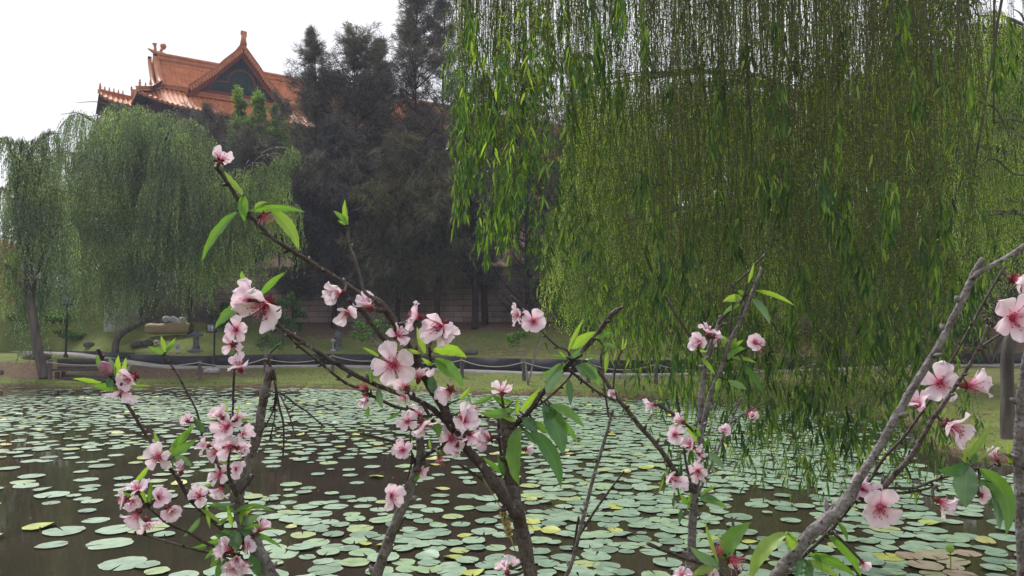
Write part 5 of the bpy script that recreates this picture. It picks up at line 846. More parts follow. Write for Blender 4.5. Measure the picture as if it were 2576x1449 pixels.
br(B, [(930, 1490, 27), (950, 1440, 27), (985, 1341, 25), (1017, 1265, 24), (1043, 1195, 22), (1058, 1137, 22), (1055, 1099, 20)], .84, .80, 'bark_grey', 'branch', gB)
br(B, [(1300, 1295, 30), (1256, 1236, 26), (1222, 1184, 25), (1172, 1125, 24), (1130, 1060, 24), (1112, 1014, 26), (1080, 965, 26), (1052, 919, 22), (1020, 862, 19), (999, 823, 19), (974, 784, 20), (950, 757, 17), (909, 740, 13), (857, 706, 11), (787, 663, 11), (735, 631, 11), (683, 597, 12), (641, 555, 11), (627, 541, 10), (599, 502, 10), (575, 464, 10), (554, 433, 10), (543, 419, 12)], .80, .70, 'bark_dark')
br(B, [(1285, 1075, 18), (1321, 1046, 15), (1364, 990, 13), (1389, 961, 13), (1427, 919, 13), (1449, 898, 13), (1477, 869, 13), (1497, 848, 12), (1527, 806, 13), (1548, 783, 14), (1570, 771, 5)], .80, .74); br(B, [(1345, 1025, 7), (1375, 1005, 6), (1431, 951, 5), (1440, 925, 5)], .79, .77)
br(B, [(1115, 1035, 9), (1105, 1010, 8), (1091, 972, 7), (1084, 919, 7), (1081, 862, 7), (1092, 835, 6)], .79, .76); br(B, [(1145, 1085, 16), (1090, 1030, 14), (1040, 1002, 12), (1001, 989, 12), (940, 965, 12), (894, 943, 12), (833, 907, 12), (772, 867, 11), (710, 827, 11), (688, 803, 12), (672, 782, 9)], .79, .72)
br(B, [(1050, 1030, 8), (1004, 1026, 8), (955, 1005, 8), (900, 977, 8), (863, 959, 7), (802, 910, 7), (745, 865, 6), (715, 830, 5)], .80, .74); br(B, [(1060, 940, 12), (1040, 915, 10), (1010, 890, 9), (977, 868, 9), (937, 818, 10), (919, 793, 11), (894, 769, 12), (878, 752, 12)], .77, .73)
br(B, [(955, 765, 10), (940, 752, 9), (916, 732, 9), (906, 698, 7), (894, 655, 8), (879, 616, 7), (873, 570, 8)], .73, .71, 'bark_brown'); br(B, [(1052, 1130, 8), (1014, 1119, 7), (970, 1105, 6), (906, 1090, 6)], .81, .78); br(B, [(1048, 1185, 5), (1040, 1150, 5), (1032, 1125, 5), (1034, 1080, 4)], .81, .79); br(B, [(1012, 1270, 8), (1012, 1248, 6), (1020, 1220, 5), (1034, 1170, 5), (1036, 1140, 4)], .825, .80)
br(B, [(1058, 1160, 10), (1075, 1143, 9), (1113, 1122, 8), (1131, 1099, 7)], .80, .79); br(B, [(1215, 1208, 7), (1189, 1190, 7), (1151, 1166, 6)], .80, .78); br(B, [(1284, 1240, 9), (1270, 1195, 8), (1257, 1114, 8), (1253, 1043, 7)], .82, .83)
br(B, [(1120, 1130, 8), (1105, 1090, 9), (1085, 1055, 9), (1060, 1010, 8)], .785, .77); br(B, [(1435, 910, 7), (1428, 883, 6), (1399, 869, 5), (1364, 834, 5), (1330, 792, 4), (1307, 770, 5), (1286, 745, 5)], .77, .75)
br(B, [(1427, 925, 8), (1435, 933, 7), (1470, 961, 7), (1494, 980, 6), (1524, 997, 6), (1548, 1007, 7)], .78, .9); br(B, [(985, 1341, 10), (1000, 1335, 8), (1020, 1300, 6)], .83, .83); br(B, [(1058, 935, 9), (1050, 910, 7), (1035, 890, 7)], .77, .75)
C = 'C'; br(C, [(1728, 1500, 23), (1732, 1449, 23), (1740, 1376, 22), (1743, 1303, 21), (1749, 1230, 21), (1757, 1175, 16), (1761, 1143, 15), (1764, 1070, 14), (1764, 1004, 14), (1772, 940, 13), (1777, 906, 12), (1784, 879, 12), (1808, 818, 12), (1813, 795, 10)], 1.06, 1.02, 'bark_grey', 'trunk', gC)
br(C, [(1763, 1085, 13), (1774, 1048, 12), (1784, 997, 12), (1804, 953, 11), (1821, 909, 10), (1835, 859, 10), (1862, 811, 9), (1882, 764, 8), (1896, 727, 8), (1917, 673, 7)], 1.03, .98, 'bark_grey'); br(C, [(1828, 885, 6), (1835, 852, 6), (1845, 751, 5), (1842, 713, 5)], 1.01, 1.0); br(C, [(1863, 805, 6), (1872, 751, 6), (1879, 713, 6)], 1.0, 1.0)
br(C, [(1808, 815, 7), (1820, 797, 6), (1865, 757, 6), (1870, 745, 5)], 1.02, 1.0); br(C, [(1835, 752, 5), (1848, 717, 5), (1871, 695, 5), (1896, 670, 5), (1931, 632, 5)], 1.01, 1.0); br(C, [(1752, 1240, 16), (1736, 1222, 14), (1702, 1189, 13), (1656, 1125, 12), (1606, 1067, 12), (1574, 1026, 11), (1548, 997, 10), (1511, 940, 9), (1480, 913, 8)], 1.05, .95, 'bark_brown')
br(C, [(1531, 1050, 5), (1524, 1000, 5), (1517, 953, 4), (1511, 892, 6)], 1.0, 1.0); br(C, [(1545, 992, 6), (1543, 977, 5), (1548, 926, 5), (1561, 886, 6)], .97, .97)
br(C, [(1415, 1500, 11), (1425, 1449, 11), (1440, 1411, 10), (1467, 1303, 10), (1496, 1190, 9), (1524, 1098, 8), (1536, 1052, 7), (1543, 1030, 6)], 1.08, 1.0, 'bark_grey', 'branch', gC); br(C, [(1458, 1345, 7), (1500, 1280, 6), (1540, 1225, 5), (1570, 1185, 4)], 1.07, 1.05); br(C, [(1441, 1405, 6), (1448, 1350, 6), (1456, 1300, 6)], 1.07, 1.05)
br(C, [(1766, 900, 6), (1748, 860, 6), (1734, 842, 6), (1717, 815, 5), (1693, 781, 5), (1676, 744, 6)], 1.02, 1.0); br(C, [(1760, 1100, 8), (1727, 1068, 7), (1696, 1044, 7), (1659, 1021, 6)], 1.03, 1.0); br(C, [(1822, 913, 6), (1858, 889, 5), (1889, 872, 5)], 1.01, .98)
br(C, [(1752, 1245, 7), (1761, 1230, 7), (1796, 1157, 6), (1819, 1099, 6), (1837, 1064, 5), (1850, 1035, 4), (1865, 1000, 3)], 1.05, 1.06, 'bark_grey'); br(C, [(1835, 1068, 4), (1872, 1041, 4), (1926, 1011, 3)], 1.06, 1.06); br(C, [(1740, 1222, 6), (1737, 1213, 6), (1726, 1166, 6), (1720, 1122, 6), (1712, 1080, 5)], 1.04, 1.02)
br(C, [(1850, 1470, 11), (1770, 1420, 10), (1720, 1405, 9), (1664, 1382, 9), (1629, 1367, 10)], .95, .92, 'bark_dark', 'branch'); br(C, [(1848, 1500, 12), (1852, 1449, 10), (1848, 1400, 9), (1846, 1330, 7), (1840, 1300, 6)], .95, .97, 'bark_dark', 'branch', gC)
D = 'D'; br(D, [(1930, 1490, 36), (1956, 1449, 34), (2018, 1367, 32), (2064, 1321, 34), (2131, 1257, 30), (2164, 1201, 21), (2205, 1137, 20), (2251, 1055, 20), (2311, 953, 19), (2361, 872, 18), (2395, 805, 17), (2422, 751, 17), (2453, 683, 17), (2473, 649, 12)], .80, .72, 'bark_grey', 'trunk', gD)
br(D, [(2452, 692, 15), (2475, 678, 13), (2523, 653, 12), (2576, 619, 13), (2640, 580, 12), (2720, 520, 10)], .725, .70, 'bark_grey'); br(D, [(1985, 1435, 9), (2024, 1397, 9), (2082, 1341, 9), (2123, 1295, 8), (2160, 1245, 8), (2193, 1201, 8), (2222, 1154, 8), (2269, 1105, 8), (2304, 1058, 7), (2350, 990, 7), (2388, 916, 6), (2429, 845, 6), (2480, 751, 6), (2528, 670, 5)], .81, .78, 'bark_dark')
br(D, [(2150, 1262, 16), (2199, 1248, 15), (2228, 1219, 15), (2286, 1154, 13), (2316, 1108, 12), (2345, 1055, 11), (2361, 1034, 11), (2412, 960, 10), (2446, 906, 9), (2466, 876, 8), (2510, 845, 6), (2560, 815, 5)], .78, .72, 'bark_brown'); br(D, [(2446, 906, 8), (2470, 860, 8), (2486, 818, 9)], .725, .72, 'bark_brown')
br(D, [(2215, 1236, 9), (2250, 1228, 8), (2301, 1227, 7), (2354, 1207, 6), (2397, 1195, 6), (2440, 1178, 6)], .77, .74); br(D, [(2215, 1240, 8), (2251, 1242, 7), (2316, 1233, 6), (2357, 1222, 5)], .77, .75); br(D, [(2437, 1180, 5), (2480, 1178, 5), (2503, 1165, 5)], .74, .76)
E_ = 'E'; br(E_, [(2580, 1500, 28), (2575, 1449, 27), (2566, 1260, 24), (2563, 1143, 24), (2567, 1026, 22), (2574, 950, 20), (2590, 860, 18), (2620, 700, 14)], .88, .86, 'bark_grey', 'trunk', gE); br(E_, [(2563, 1160, 14), (2540, 1145, 14), (2536, 1140, 12)], .88, .87, 'bark_grey')
SX = np.array([s[0] for s in SAMP]); SY = np.array([s[1] for s in SAMP]); SP = np.array([s[2] for s in SAMP]); SR = np.array([s[3] for s in SAMP]); SK = [s[4] for s in SAMP]; NB = {k: 0 for k in TREES}; SPUR = {k: MB() for k in TREES}; PET_TINT = 0
def nearest(x, y, only=None, dref=None):
    d = np.hypot(SX-x, SY-y) + (0 if only is None else np.array([0 if k == only else 1e4 for k in SK])); k = int(np.argmin(d)); return k, d[k]
def cvec(v): v = np.array(v, dtype=float); return nrm(v[0]*RT + v[1]*UP - v[2]*FW)
def flower(x, y, size, face, kind='open', only=None, lift=.012, roll=None):
    r_ = np.random.default_rng(int(x*7+y)); key_k, dist = nearest(x, y, only); key = SK[key_k]; T = TREES[key]['T']; bp = SP[key_k]; n = cvec(face); Y = bp[1] - lift*1.2; r = size*1.24/2/F*Y
    ef = {'open': 1.0, 'cup': .86, 'side': .92, 'half': .7, 'spent': .8, 'bud': .62}[kind]; R = r/ef; C = at(x, y, Y); org_ = C - n*R*(.22 if kind != 'bud' else .3)
    z = n; xa = nrm(np.cross(z, UP + .01*RT)); ya = np.cross(z, xa); ro = r_.uniform(0, 6.28) if roll is None else roll; X_ = xa*math.cos(ro) + ya*math.sin(ro); Y_ = np.cross(z, X_)
    Mx = Matrix(((X_[0]*R, Y_[0]*R, z[0]*R, org_[0]-org(T)[0]), (X_[1]*R, Y_[1]*R, z[1]*R, org_[1]-org(T)[1]), (X_[2]*R, Y_[2]*R, z[2]*R, org_[2]-org(T)[2]), (0, 0, 0, 1)))
    def child(nm, me, par, mtx=None): o = bpy.data.objects.new(nm, me); SC.collection.objects.link(o); o.parent = par; o.matrix_basis = mtx if mtx else Matrix(); return o
    if kind == 'spent': f = child('spent_blossom', STS[r_.integers(2)], T, Mx); f['label'] = 'spent blossom, bare of petals, a tuft of dark pink stamens'; child('calyx', CAL, f)
    elif kind == 'bud': f = child('flower_bud', BUDM, T, Mx); child('calyx', CAL, f)
    else: f = child('blossom', PET[kind][r_.integers(len(PET[kind]))], T, Mx); child('stamens', STA[r_.integers(3)], f); child('calyx', CAL, f)
    a = bp; b = org_ - n*R*.3; dd_ = np.linalg.norm(b-a)
    if dd_ > .004: m_ = (a+b)/2 - n*.15*dd_; P = catmull(np.array([a, m_, b]), 4); V_, F_ = tube(P, np.linspace(.0019, .0013, len(P)), 6, knob=.08); mk('spur_twig', V_, F_, [M['bark_dark']], T, smooth=True)
fl = [(554, 401, 56, (-.1, .55, -.6), 'cup', 'B'), (668, 545, 46, (.7, -.3, .4), 'spent', 'B'), (663, 772, 118, (-.25, -.45, .65), 'side', 'B'), (625, 748, 80, (-.7, .3, -.3), 'side', 'B'), (592, 829, 60, (0, .1, 1), 'open', 'A'), (583, 870, 46, (-.3, -.2, -.3), 'side', 'A'), (601, 920, 58, (-.1, .6, .35), 'cup', 'A'), (266, 927, 38, (-.2, .5, .3), 'bud', 'A'),
 (329, 951, 50, (-.3, -.25, .8), 'half', 'A'), (312, 985, 74, (.1, -.8, -.3), 'side', 'A'), (397, 1150, 62, (.0, .1, 1), 'open', 'A'), (454, 1180, 36, (0, .7, .4), 'half', 'A'), (499, 1248, 54, (-.2, .2, .9), 'open', 'A'), (346, 1228, 48, (.1, .7, .4), 'cup', 'A'), (308, 1256, 50, (-.6, .1, .6), 'open', 'A'), (330, 1262, 44, (.5, -.3, .6), 'cup', 'A'),
 (398, 1252, 50, (.5, .4, .5), 'cup', 'A'), (428, 1284, 48, (.6, -.2, .5), 'cup', 'A'), (343, 1297, 56, (-.3, -.5, .1), 'cup', 'A'), (373, 1318, 48, (.3, -.7, .1), 'cup', 'A'), (553, 1044, 46, (-.5, .6, .3), 'cup', 'A'), (571, 1074, 72, (.05, .1, 1), 'open', 'A'), (611, 1092, 48, (.7, .2, .5), 'cup', 'A'), (516, 1120, 46, (-.7, .2, .4), 'open', 'A'), (541, 1137, 54, (-.3, -.1, .9), 'open', 'A'),
 (579, 1124, 66, (.2, -.1, .95), 'open', 'A'), (600, 1050, 38, (.5, .6, -.2), 'side', 'A'), (594, 1180, 42, (.5, .1, .8), 'cup', 'A'), (549, 1193, 54, (-.5, .2, .7), 'open', 'A'), (553, 1232, 46, (-.2, -.8, .5), 'cup', 'A'), (606, 1130, 40, (.8, -.2, .2), 'cup', 'A'), (569, 1382, 50, (-.6, .3, .6), 'cup', 'A'), (619, 1374, 40, (.6, .3, .4), 'cup', 'A'), (594, 1402, 46, (.2, -.3, .8), 'cup', 'A'), (586, 1431, 56, (-.2, -.5, .6), 'open', 'A'), (556, 1395, 40, (-.7, -.1, .3), 'side', 'A'), (612, 1420, 42, (.5, -.4, .4), 'cup', 'A'),
 (470, 1057, 28, (-.4, .3, -.4), 'cup', 'A'), (658, 1327, 42, (.4, .5, -.4), 'cup', 'A'), (640, 1345, 30, (.2, .3, -.4), 'cup', 'A'),
 (848, 738, 60, (-.6, -.2, .55), 'cup', 'B'), (871, 787, 62, (-.1, -.3, .7), 'side', 'B'), (927, 766, 62, (-.2, .5, .45), 'cup', 'B'), (1044, 795, 62, (-.85, .1, .2), 'cup', 'B'), (1106, 822, 86, (-.45, -.2, .8), 'cup', 'B'), (1122, 838, 60, (.3, -.1, -.5), 'side', 'B'), (1004, 841, 54, (.6, .5, .3), 'side', 'B'), (988, 919, 102, (.05, .05, 1), 'open', 'B'), (1056, 942, 60, (.2, .9, -.1), 'cup', 'B'), (1018, 970, 56, (-.5, .5, -.4), 'side', 'B'),
 (1018, 1000, 44, (-.4, -.6, .4), 'cup', 'B'), (915, 972, 38, (-.4, .4, .5), 'spent', 'B'), (918, 1002, 46, (-.1, -.7, .5), 'cup', 'B'), (1128, 984, 66, (-.4, -.4, -.5), 'side', 'B'), (1059, 1036, 58, (.1, .8, -.3), 'side', 'B'), (1024, 1060, 46, (-.2, .2, .8), 'open', 'B'), (1066, 1072, 66, (.3, -.75, .1), 'side', 'B'), (1169, 1055, 76, (.2, .45, .75), 'cup', 'B'), (1136, 1103, 66, (.3, .25, .9), 'open', 'B'), (1183, 1100, 54, (.2, -.7, -.2), 'side', 'B'),
 (1224, 1102, 64, (-.65, .05, .65), 'cup', 'B'), (1013, 1133, 54, (-.15, .15, .9), 'open', 'B'), (1263, 980, 50, (0, .8, -.35), 'cup', 'B'), (1325, 1131, 32, (.4, -.2, -.4), 'cup', 'B'), (985, 1248, 62, (.45, .05, .8), 'open', 'B'), (1061, 1184, 36, (.6, -.2, -.4), 'side', 'B'), (1271, 1432, 50, (-.3, .6, .1), 'cup', 'B'), (1288, 1418, 36, (.4, .5, -.3), 'side', 'B'), (1107, 1155, 34, (.3, -.7, .4), 'spent', 'B'), (1148, 1130, 40, (-.2, -.8, .3), 'side', 'B'), (1195, 1030, 46, (.6, .4, -.3), 'side', 'B'),
 (1302, 793, 46, (-.75, -.1, .5), 'cup', 'B'), (1343, 809, 60, (.05, 0, 1), 'open', 'B'), (1757, 861, 52, (-.5, .0, .75), 'cup', 'C'), (1784, 833, 46, (.1, .6, .2), 'cup', 'C'), (1803, 850, 36, (.8, -.1, .1), 'side', 'C'), (1898, 860, 42, (-.1, .2, .8), 'open', 'C'), (1912, 868, 30, (.9, -.1, .2), 'spent', 'C'), (1641, 1019, 40, (-.6, -.1, -.3), 'side', 'C'), (1544, 992, 28, (-.3, 0, .4), 'side', 'C'), (1712, 1058, 40, (-.5, .4, -.3), 'cup', 'C'), (1697, 1094, 46, (.0, .05, 1), 'open', 'C'), (1737, 1120, 46, (-.5, .4, .5), 'cup', 'C'), (1752, 1130, 34, (.4, -.2, .3), 'side', 'C'), (1762, 1145, 30, (.6, -.3, -.2), 'side', 'C'),
 (1756, 1187, 46, (-.2, -.3, .8), 'cup', 'C'), (1692, 1207, 64, (.45, -.15, .7), 'side', 'C'), (1890, 1038, 36, (.2, -.2, .6), 'spent', 'C'), (1893, 1048, 28, (-.2, .2, .5), 'half', 'C'), (1820, 1082, 34, (-.1, .2, .7), 'cup', 'C'), (1846, 1412, 62, (.5, -.2, .7), 'spent', 'C'), (1806, 1386, 44, (-.6, .6, .2), 'spent', 'C'), (1714, 1446, 40, (-.3, .5, .2), 'side', 'C'), (1786, 1450, 34, (.5, .2, .5), 'half', 'C'),
 (2173, 1230, 78, (-.15, .3, .85), 'cup', 'D'), (2214, 1281, 92, (-.25, -.2, .9), 'open', 'D'), (2372, 1265, 60, (.7, -.35, .25), 'cup', 'D'), (2469, 1244, 40, (.6, .0, -.4), 'side', 'D'), (2503, 1150, 36, (-.3, .5, -.2), 'half', 'D'), (2398, 1077, 86, (.3, -.3, .8), 'cup', 'D'), (2366, 964, 80, (-.35, .1, .9), 'cup', 'D'), (2446, 968, 78, (.88, .1, .2), 'cup', 'D'), (2309, 1018, 62, (-.5, .55, .2), 'cup', 'D'), (2552, 800, 112, (-.05, 0, 1), 'open', 'D'), (2566, 706, 84, (.3, -.2, .5), 'cup', 'D'), (2172, 1418, 34, (.4, -.5, -.2), 'cup', 'D')]
for f in fl: flower(f[0], f[1], f[2], f[3], f[4], f[5])
# ---- leaves
def peach_leaf_mat(name, col, back, tr, rough):
    m, nt, p, o = new_mat(name); a = nt.nodes.new('ShaderNodeAttribute'); a.attribute_name = 'v'; g = nt.nodes.new('ShaderNodeNewGeometry'); n = noise(nt, 60, 4)
    c = mixc(nt, ramp(nt, n, [(.35, (0, 0, 0)), (.65, (1, 1, 1))]), col, tuple(q*1.35 for q in col)); rb = ramp(nt, a.outputs['Fac'], [(0, (1, 1, 1)), (.07, (.4, .4, .4)), (.1, (0, 0, 0))]); c = mixc(nt, rb, c, tuple(min(1, q*1.8+.04) for q in col)); c = mixc(nt, g.outputs['Backfacing'], c, mixc(nt, .6, c, back))
    nt.links.new(c, p.inputs['Base Color']); p.inputs['Roughness'].default_value = rough; p.inputs['Specular IOR Level'].default_value = .5; wv = nt.nodes.new('ShaderNodeTexWave'); wv.inputs['Scale'].default_value = 1
    bump(nt, p, noise(nt, 220, 3), .25, .001); t = nt.nodes.new('ShaderNodeBsdfTranslucent'); nt.links.new(mixc(nt, 1, c, (1.5, 1.7, .5), 'MULTIPLY'), t.inputs[0]); ms = nt.nodes.new('ShaderNodeMixShader'); ms.inputs[0].default_value = tr; nt.links.new(p.outputs[0], ms.inputs[1]); nt.links.new(t.outputs[0], ms.inputs[2]); nt.links.new(ms.outputs[0], o.inputs[0]); return m
LM = {'y': peach_leaf_mat('young_peach_leaf', (.17, .27, .04), (.26, .36, .1), .45, .45), 'm': peach_leaf_mat('peach_leaf', (.08, .19, .025), (.16, .28, .08), .4, .4), 'd': peach_leaf_mat('mature_peach_leaf', (.025, .085, .022), (.1, .2, .09), .25, .35), 'b': peach_leaf_mat('bluish_peach_leaf', (.05, .12, .07), (.2, .3, .2), .25, .3)}
def leaf(x0, y0, x1, y1, w, bulge=0, tone='m', key=None, dz=None, roll=None):
    r_ = np.random.default_rng(int(x0*3+y0*5+x1*7+y1)); k, d = nearest(x0, y0, key); key = SK[k]; T = TREES[key]['T']; Y = SP[k][1] - .003 - SR[k]; L2 = math.hypot(x1-x0, y1-y0); dz = r_.uniform(-.35, .35) if dz is None else dz
    a = at(x0, y0, Y); Lm = px(L2, Y); b = at(x1, y1, Y + dz*Lm*.6 - .002); nx, ny = -(y1-y0)/L2, (x1-x0)/L2; mx_, my = (x0+x1)/2 + nx*bulge*1.6, (y0+y1)/2 + ny*bulge*1.6; m = at(mx_, my, Y + dz*Lm*.2)
    nu, nv = 18, 9; u = np.linspace(0, 1, nu)[:, None]; P = a*(1-u)**2 + 2*m*u*(1-u) + b*u*u; Tn = nrm(np.gradient(P, axis=0)); roll = r_.uniform(-.9, .9) if roll is None else roll; side = nrm(np.cross(Tn, nrm(CAM - P))); fwd = nrm(np.cross(side, Tn)); tw = roll*(1 - .5*u) ; wv = side*np.cos(tw) + fwd*np.sin(tw); nv_ = nrm(np.cross(wv, Tn))
    uu = u[:, 0]; prof = np.sin(math.pi*np.clip(uu, 0, 1)**.82)**.85*(1 - .25*uu); prof[0] = .04; prof[-1] = .01; hw = px(w, Y)/2/max(.45, math.cos(roll*.8)); v = np.linspace(-1, 1, nv); ser = 1 + .05*np.where(np.arange(nu) % 2, 1, -1)[:, None]*(np.abs(v) > .95)
    fold = r_.uniform(.18, .42); V_ = P[:, None] + wv[:, None]*(hw*prof)[:, None, None]*v[None, :, None]*ser[..., None] + nv_[:, None]*(hw*prof)[:, None, None]*(np.abs(v)**1.2*fold)[None, :, None]; V_ = V_ + nv_[:, None]*(hw*.10*np.sin(uu*22 + r_.uniform(0, 6)))[:, None, None]*(v**2)[None, :, None]
    i = np.arange(nu-1)[:, None]*nv; j = np.arange(nv-1)[None]; Q_ = np.stack([i+j, i+nv+j, i+nv+j+1, i+j+1], -1).reshape(-1, 4); mk('leaf', V_.reshape(-1, 3), [Q_], [LM[tone]], T, smooth=True, attr={'v': np.tile(np.abs(v), nu)})
    if np.linalg.norm(a - SP[k]) > .003: V_, F_ = tube([SP[k], (SP[k]+a)/2, a], [.0013, .001, .0008], 5); mk('leaf_stalk', V_, F_, [M['bark_dark']], T, smooth=True)
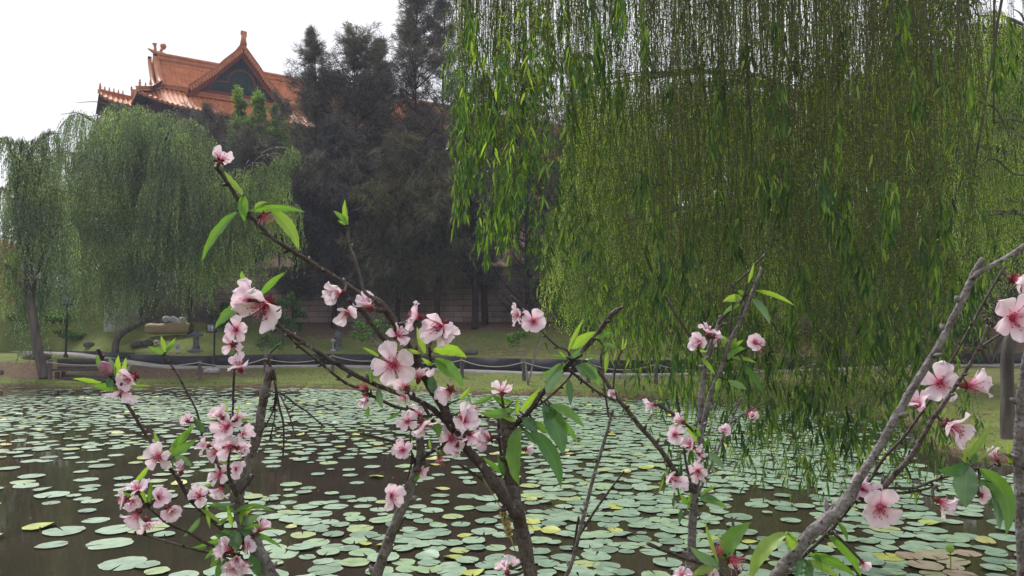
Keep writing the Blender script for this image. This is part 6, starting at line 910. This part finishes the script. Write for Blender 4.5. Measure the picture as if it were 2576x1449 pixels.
LV = [(597, 532, 507, 659, 24, 14, 'm'), (613, 492, 564, 429, 17, -3, 'y'), (613, 490, 615, 558, 28, 2, 'm'), (630, 532, 768, 534, 20, -13, 'm'), (683, 530, 752, 631, 36, -14, 'y'), (640, 525, 672, 508, 12, -4, 'y'), (874, 566, 838, 530, 16, 3, 'm'), (876, 566, 868, 501, 15, -4, 'y'), (870, 566, 850, 555, 8, 0, 'y'), (623, 733, 608, 680, 18, -3, 'y'), (655, 743, 719, 684, 19, -6, 'm'), (625, 764, 541, 827, 30, 12, 'm'), (645, 742, 628, 728, 20, 0, 'd'), (640, 755, 618, 742, 18, 2, 'm'),
 (255, 962, 183, 953, 12, 3, 'y'), (303, 976, 232, 972, 24, 2, 'm'), (294, 953, 298, 893, 18, -3, 'y'), (302, 949, 317, 898, 13, 2, 'y'), (261, 937, 243, 893, 18, -2, 'm'), (318, 976, 382, 971, 10, -2, 'y'), (290, 940, 274, 898, 17, 0, 'b'), (305, 955, 330, 915, 10, 0, 'b'), (285, 955, 270, 975, 26, 0, 'd'), (300, 960, 312, 985, 28, 0, 'd'), (415, 888, 372, 870, 13, -3, 'm'), (413, 887, 405, 844, 13, 0, 'y'), (418, 887, 442, 850, 13, 0, 'y'), (418, 886, 446, 862, 11, -3, 'm'),
 (423, 1138, 378, 1131, 19, -3, 'm'), (425, 1144, 495, 1104, 26, 4, 'm'), (430, 1122, 489, 1066, 21, 5, 'm'), (438, 1148, 484, 1174, 21, -5, 'b'), (396, 1120, 388, 1086, 10, 0, 'y'), (424, 1140, 452, 1098, 9, 0, 'y'), (372, 1172, 329, 1221, 14, -5, 'y'), (436, 1150, 440, 1185, 14, 0, 'd'), (366, 1265, 306, 1236, 19, -4, 'm'), (369, 1264, 346, 1210, 11, 0, 'y'), (374, 1264, 378, 1212, 16, 4, 'm'), (504, 1300, 460, 1351, 14, -5, 'b'), (518, 1270, 528, 1330, 10, 0, 'y'),
 (598, 1292, 516, 1268, 13, 4, 'm'), (590, 1288, 689, 1286, 18, -13, 'm'), (600, 1300, 640, 1275, 16, -4, 'y'), (594, 1265, 534, 1262, 11, -9, 'b'), (612, 1330, 693, 1332, 15, -8, 'm'), (610, 1322, 655, 1296, 22, -5, 'b'), (620, 1338, 710, 1380, 13, -10, 'm'), (574, 1366, 514, 1408, 18, 4, 'm'), (580, 1350, 483, 1378, 20, -6, 'm'), (596, 1334, 592, 1392, 36, 0, 'b'), (590, 1340, 540, 1348, 28, 0, 'd'), (630, 1395, 652, 1455, 30, -4, 'd'), (563, 1405, 545, 1460, 22, 3, 'd'), (537, 1214, 495, 1228, 10, -4, 'y'), (585, 1325, 572, 1270, 12, 0, 'y'), (606, 1320, 608, 1275, 9, 0, 'y'), (560, 1385, 530, 1430, 22, 2, 'm'), (600, 1335, 660, 1345, 20, 4, 'd'), (545, 1320, 575, 1300, 12, 3, 'm'),
 (513, 1088, 486, 1048, 20, 0, 'd'), (570, 1042, 562, 1006, 11, 0, 'y'), (594, 1058, 603, 1018, 10, 0, 'y'), (600, 1062, 634, 1056, 10, -3, 'y'), (572, 1168, 552, 1160, 12, 0, 'y'), (610, 1375, 625, 1395, 12, 0, 'm'), (505, 1280, 560, 1320, 12, -2, 'y'),
 (1070, 890, 1049, 822, 18, -3, 'y'), (1088, 884, 1174, 901, 32, -18, 'y'), (1059, 890, 992, 886, 13, 7, 'y'), (955, 898, 911, 873, 10, 1, 'y'), (1091, 905, 1166, 975, 36, -12, 'm'), (1094, 905, 1128, 950, 24, -6, 'm'), (1157, 1004, 1184, 973, 14, 2, 'y'), (1172, 1030, 1180, 993, 18, 0, 'b'), (1090, 990, 1081, 938, 26, 0, 'd'), (1096, 1010, 1099, 970, 20, 0, 'm'), (950, 975, 962, 1028, 20, 3, 'b'), (922, 1015, 925, 1054, 13, 0, 'm'), (1006, 1036, 970, 1056, 9, -3, 'm'), (939, 930, 933, 965, 15, 0, 'm'), (1091, 1053, 1055, 1052, 9, -2, 'y'), (1095, 1058, 1105, 1100, 24, 0, 'm'), (1090, 920, 1060, 900, 12, 0, 'y'), (1100, 1020, 1140, 1010, 20, 0, 'd'), (1110, 1130, 1100, 1160, 14, 0, 'm'), (1130, 1140, 1160, 1125, 14, -3, 'm'), (1085, 1130, 1080, 1105, 8, 0, 'y'), (1040, 1210, 1062, 1190, 10, 0, 'm'),
 (1290, 1010, 1236, 992, 17, -6, 'm'), (1294, 1030, 1203, 1037, 27, -10, 'm'), (1240, 993, 1183, 1018, 15, -5, 'm'), (1300, 1045, 1301, 998, 14, 0, 'y'), (1307, 1035, 1362, 973, 20, 3, 'y'), (1310, 1072, 1305, 1222, 42, 15, 'm'), (1314, 1053, 1352, 1090, 32, -4, 'd'), (1367, 1018, 1417, 1145, 58, -10, 'd'), (1335, 1084, 1411, 1228, 42, -22, 'd'), (1382, 1020, 1470, 1077, 26, -12, 'm'), (1394, 1044, 1456, 1118, 20, -7, 'm'), (1428, 954, 1435, 1021, 19, -2, 'd'), (1424, 915, 1350, 941, 14, -8, 'm'), (1412, 914, 1373, 990, 38, 4, 'b'), (1430, 885, 1470, 800, 13, -3, 'y'), (1437, 878, 1500, 834, 28, -5, 'y'), (1430, 900, 1480, 860, 16, 5, 'b'), (1426, 905, 1387, 893, 9, 0, 'm'), (1424, 900, 1400, 876, 6, 0, 'y'),
 (1449, 920, 1502, 955, 32, -4, 'b'), (1460, 915, 1509, 972, 30, -7, 'm'), (1497, 852, 1541, 836, 13, -2, 'm'), (1470, 905, 1510, 898, 12, -4, 'm'), (1517, 866, 1551, 876, 11, -3, 'm'), (1527, 882, 1522, 942, 13, -2, 'y'), (1565, 882, 1568, 846, 5, 0, 'y'), (1566, 880, 1576, 850, 4, 3, 'y'), (1300, 1060, 1262, 1050, 14, 3, 'y'), (1318, 1080, 1350, 1120, 16, 0, 'd'), (1280, 1050, 1240, 1025, 16, 2, 'd'), (1262, 1190, 1215, 1150, 16, 0, 'm'), (1268, 1200, 1250, 1140, 16, 3, 'd'), (1400, 1030, 1370, 1060, 20, 0, 'd'), (1345, 1060, 1380, 1090, 20, 0, 'm'),
 (1831, 880, 1811, 843, 24, 4, 'y'), (1834, 884, 1877, 880, 24, -4, 'm'), (1838, 880, 1853, 845, 14, 0, 'y'), (1840, 900, 1904, 914, 11, -6, 'y'), (1764, 899, 1800, 945, 13, -3, 'y'), (1780, 885, 1737, 882, 7, 3, 'y'), (1872, 913, 1919, 988, 19, -5, 'd'), (1831, 957, 1879, 981, 18, -5, 'b'), (1899, 730, 2000, 770, 13, -9, 'y'), (1892, 751, 1937, 818, 20, -9, 'b'), (1868, 752, 1818, 759, 22, 7, 'y'), (1862, 765, 1818, 793, 13, 5, 'm'), (1882, 712, 1897, 659, 9, 1, 'y'), (1870, 742, 1856, 730, 14, 0, 'm'), (1752, 1112, 1726, 1058, 18, 0, 'y'), (1760, 1100, 1742, 1072, 18, 0, 'm'), (1781, 1140, 1820, 1182, 20, -6, 'b'), (1758, 1256, 1832, 1281, 19, -9, 'm'), (1760, 1250, 1812, 1262, 14, -5, 'd'), (1761, 1243, 1803, 1221, 10, 0, 'y'), (1732, 1268, 1711, 1243, 15, 0, 'm'), (1766, 1125, 1790, 1100, 10, 0, 'm'), (1716, 1280, 1708, 1318, 13, 0, 'd'), (1830, 905, 1858, 870, 18, 0, 'm'), (1810, 950, 1800, 985, 16, 0, 'm'), (1846, 870, 1870, 855, 10, 0, 'y'), (1740, 1240, 1728, 1285, 10, 0, 'y'),
 (1819, 1408, 1889, 1315, 48, -14, 'm'), (1810, 1420, 1735, 1373, 27, -8, 'b'), (1808, 1416, 1773, 1306, 11, -5, 'y'), (1810, 1430, 1740, 1452, 27, 10, 'y'), (1982, 1342, 1888, 1465, 40, 26, 'y'), (1994, 1385, 1976, 1336, 34, 0, 'y'), (2083, 1347, 2166, 1452, 28, -16, 'm'), (2032, 1394, 2154, 1452, 27, -14, 'm'), (2028, 1411, 2112, 1452, 23, -4, 'y'), (2020, 1406, 2041, 1460, 32, 0, 'd'), (2106, 1312, 2132, 1364, 13, -8, 'm'), (2018, 1405, 2004, 1456, 34, 0, 'd'), (2050, 1385, 2070, 1440, 14, 0, 'm'),
 (2438, 1167, 2357, 1180, 34, -12, 'd'), (2435, 1170, 2430, 1278, 62, 4, 'b'), (2425, 1165, 2494, 1061, 15, 8, 'y'), (2430, 1160, 2427, 1088, 9, -3, 'y'), (2432, 1150, 2468, 1098, 6, -4, 'y'), (2440, 1170, 2518, 1114, 7, 2, 'y'), (2462, 1178, 2530, 1348, 48, -44, 'm'), (2462, 1207, 2522, 1303, 46, -12, 'd'), (2445, 1165, 2455, 1140, 18, 0, 'd'), (2540, 1166, 2534, 1110, 9, 0, 'y'), (2542, 1168, 2556, 1135, 9, 0, 'y'), (2495, 1215, 2515, 1335, 26, -4, 'b'), (2440, 1168, 2415, 1150, 10, 0, 'y')]
for l in LV: leaf(*l)
for k, m_ in SPUR.items():
    if m_.n: m_.build('spur_twigs', M['bark_dark'], TREES[k]['T'], smooth=True)
# a dry catkin caught in web at the fork of the central stem
p0 = at(1262, 1280, .80); p1 = at(1282, 1345, .80); mb = MB(); P = catmull(np.array([p0, (p0+p1)/2 + [.001, 0, 0], p1]), 6); mb.add(*tube(P, .0015, 5)); n = 170; t = rng.uniform(0, 1, n); S = p0*(1-t[:, None]) + p1*t[:, None]; mb.add(*leaf_quads(S, rand_dir(n), .006, .0012)); mb.add(*tube([p1, at(1296, 1385, .815)], .0006, 4)); mb.add(*tube([p0, at(1215, 1205, .795)], .0004, 4))
mb.build('dry_catkin', rough_mat('dry_catkin', [(.3, (.3, .22, .08)), (.7, (.45, .36, .16))], 40, .9, 0), TREES['B']['T'])

# ------------------------------------------------------------------ haze: thin even air round the whole scene
mb = MB(); mb.add(*box((0, 140, 19), (420, 420, 43))); hz_o = mb.build('haze', []) ; tag(hz_o, kind='stuff')
m = bpy.data.materials.new('haze_air'); m.use_nodes = True; nt = m.node_tree; nt.nodes.clear(); out = nt.nodes.new('ShaderNodeOutputMaterial'); pv_ = nt.nodes.new('ShaderNodeVolumePrincipled')
pv_.inputs['Color'].default_value = (.80, .82, 1.0, 1); pv_.inputs['Density'].default_value = .0009; nt.links.new(pv_.outputs[0], out.inputs['Volume']); hz_o.data.materials.append(m)
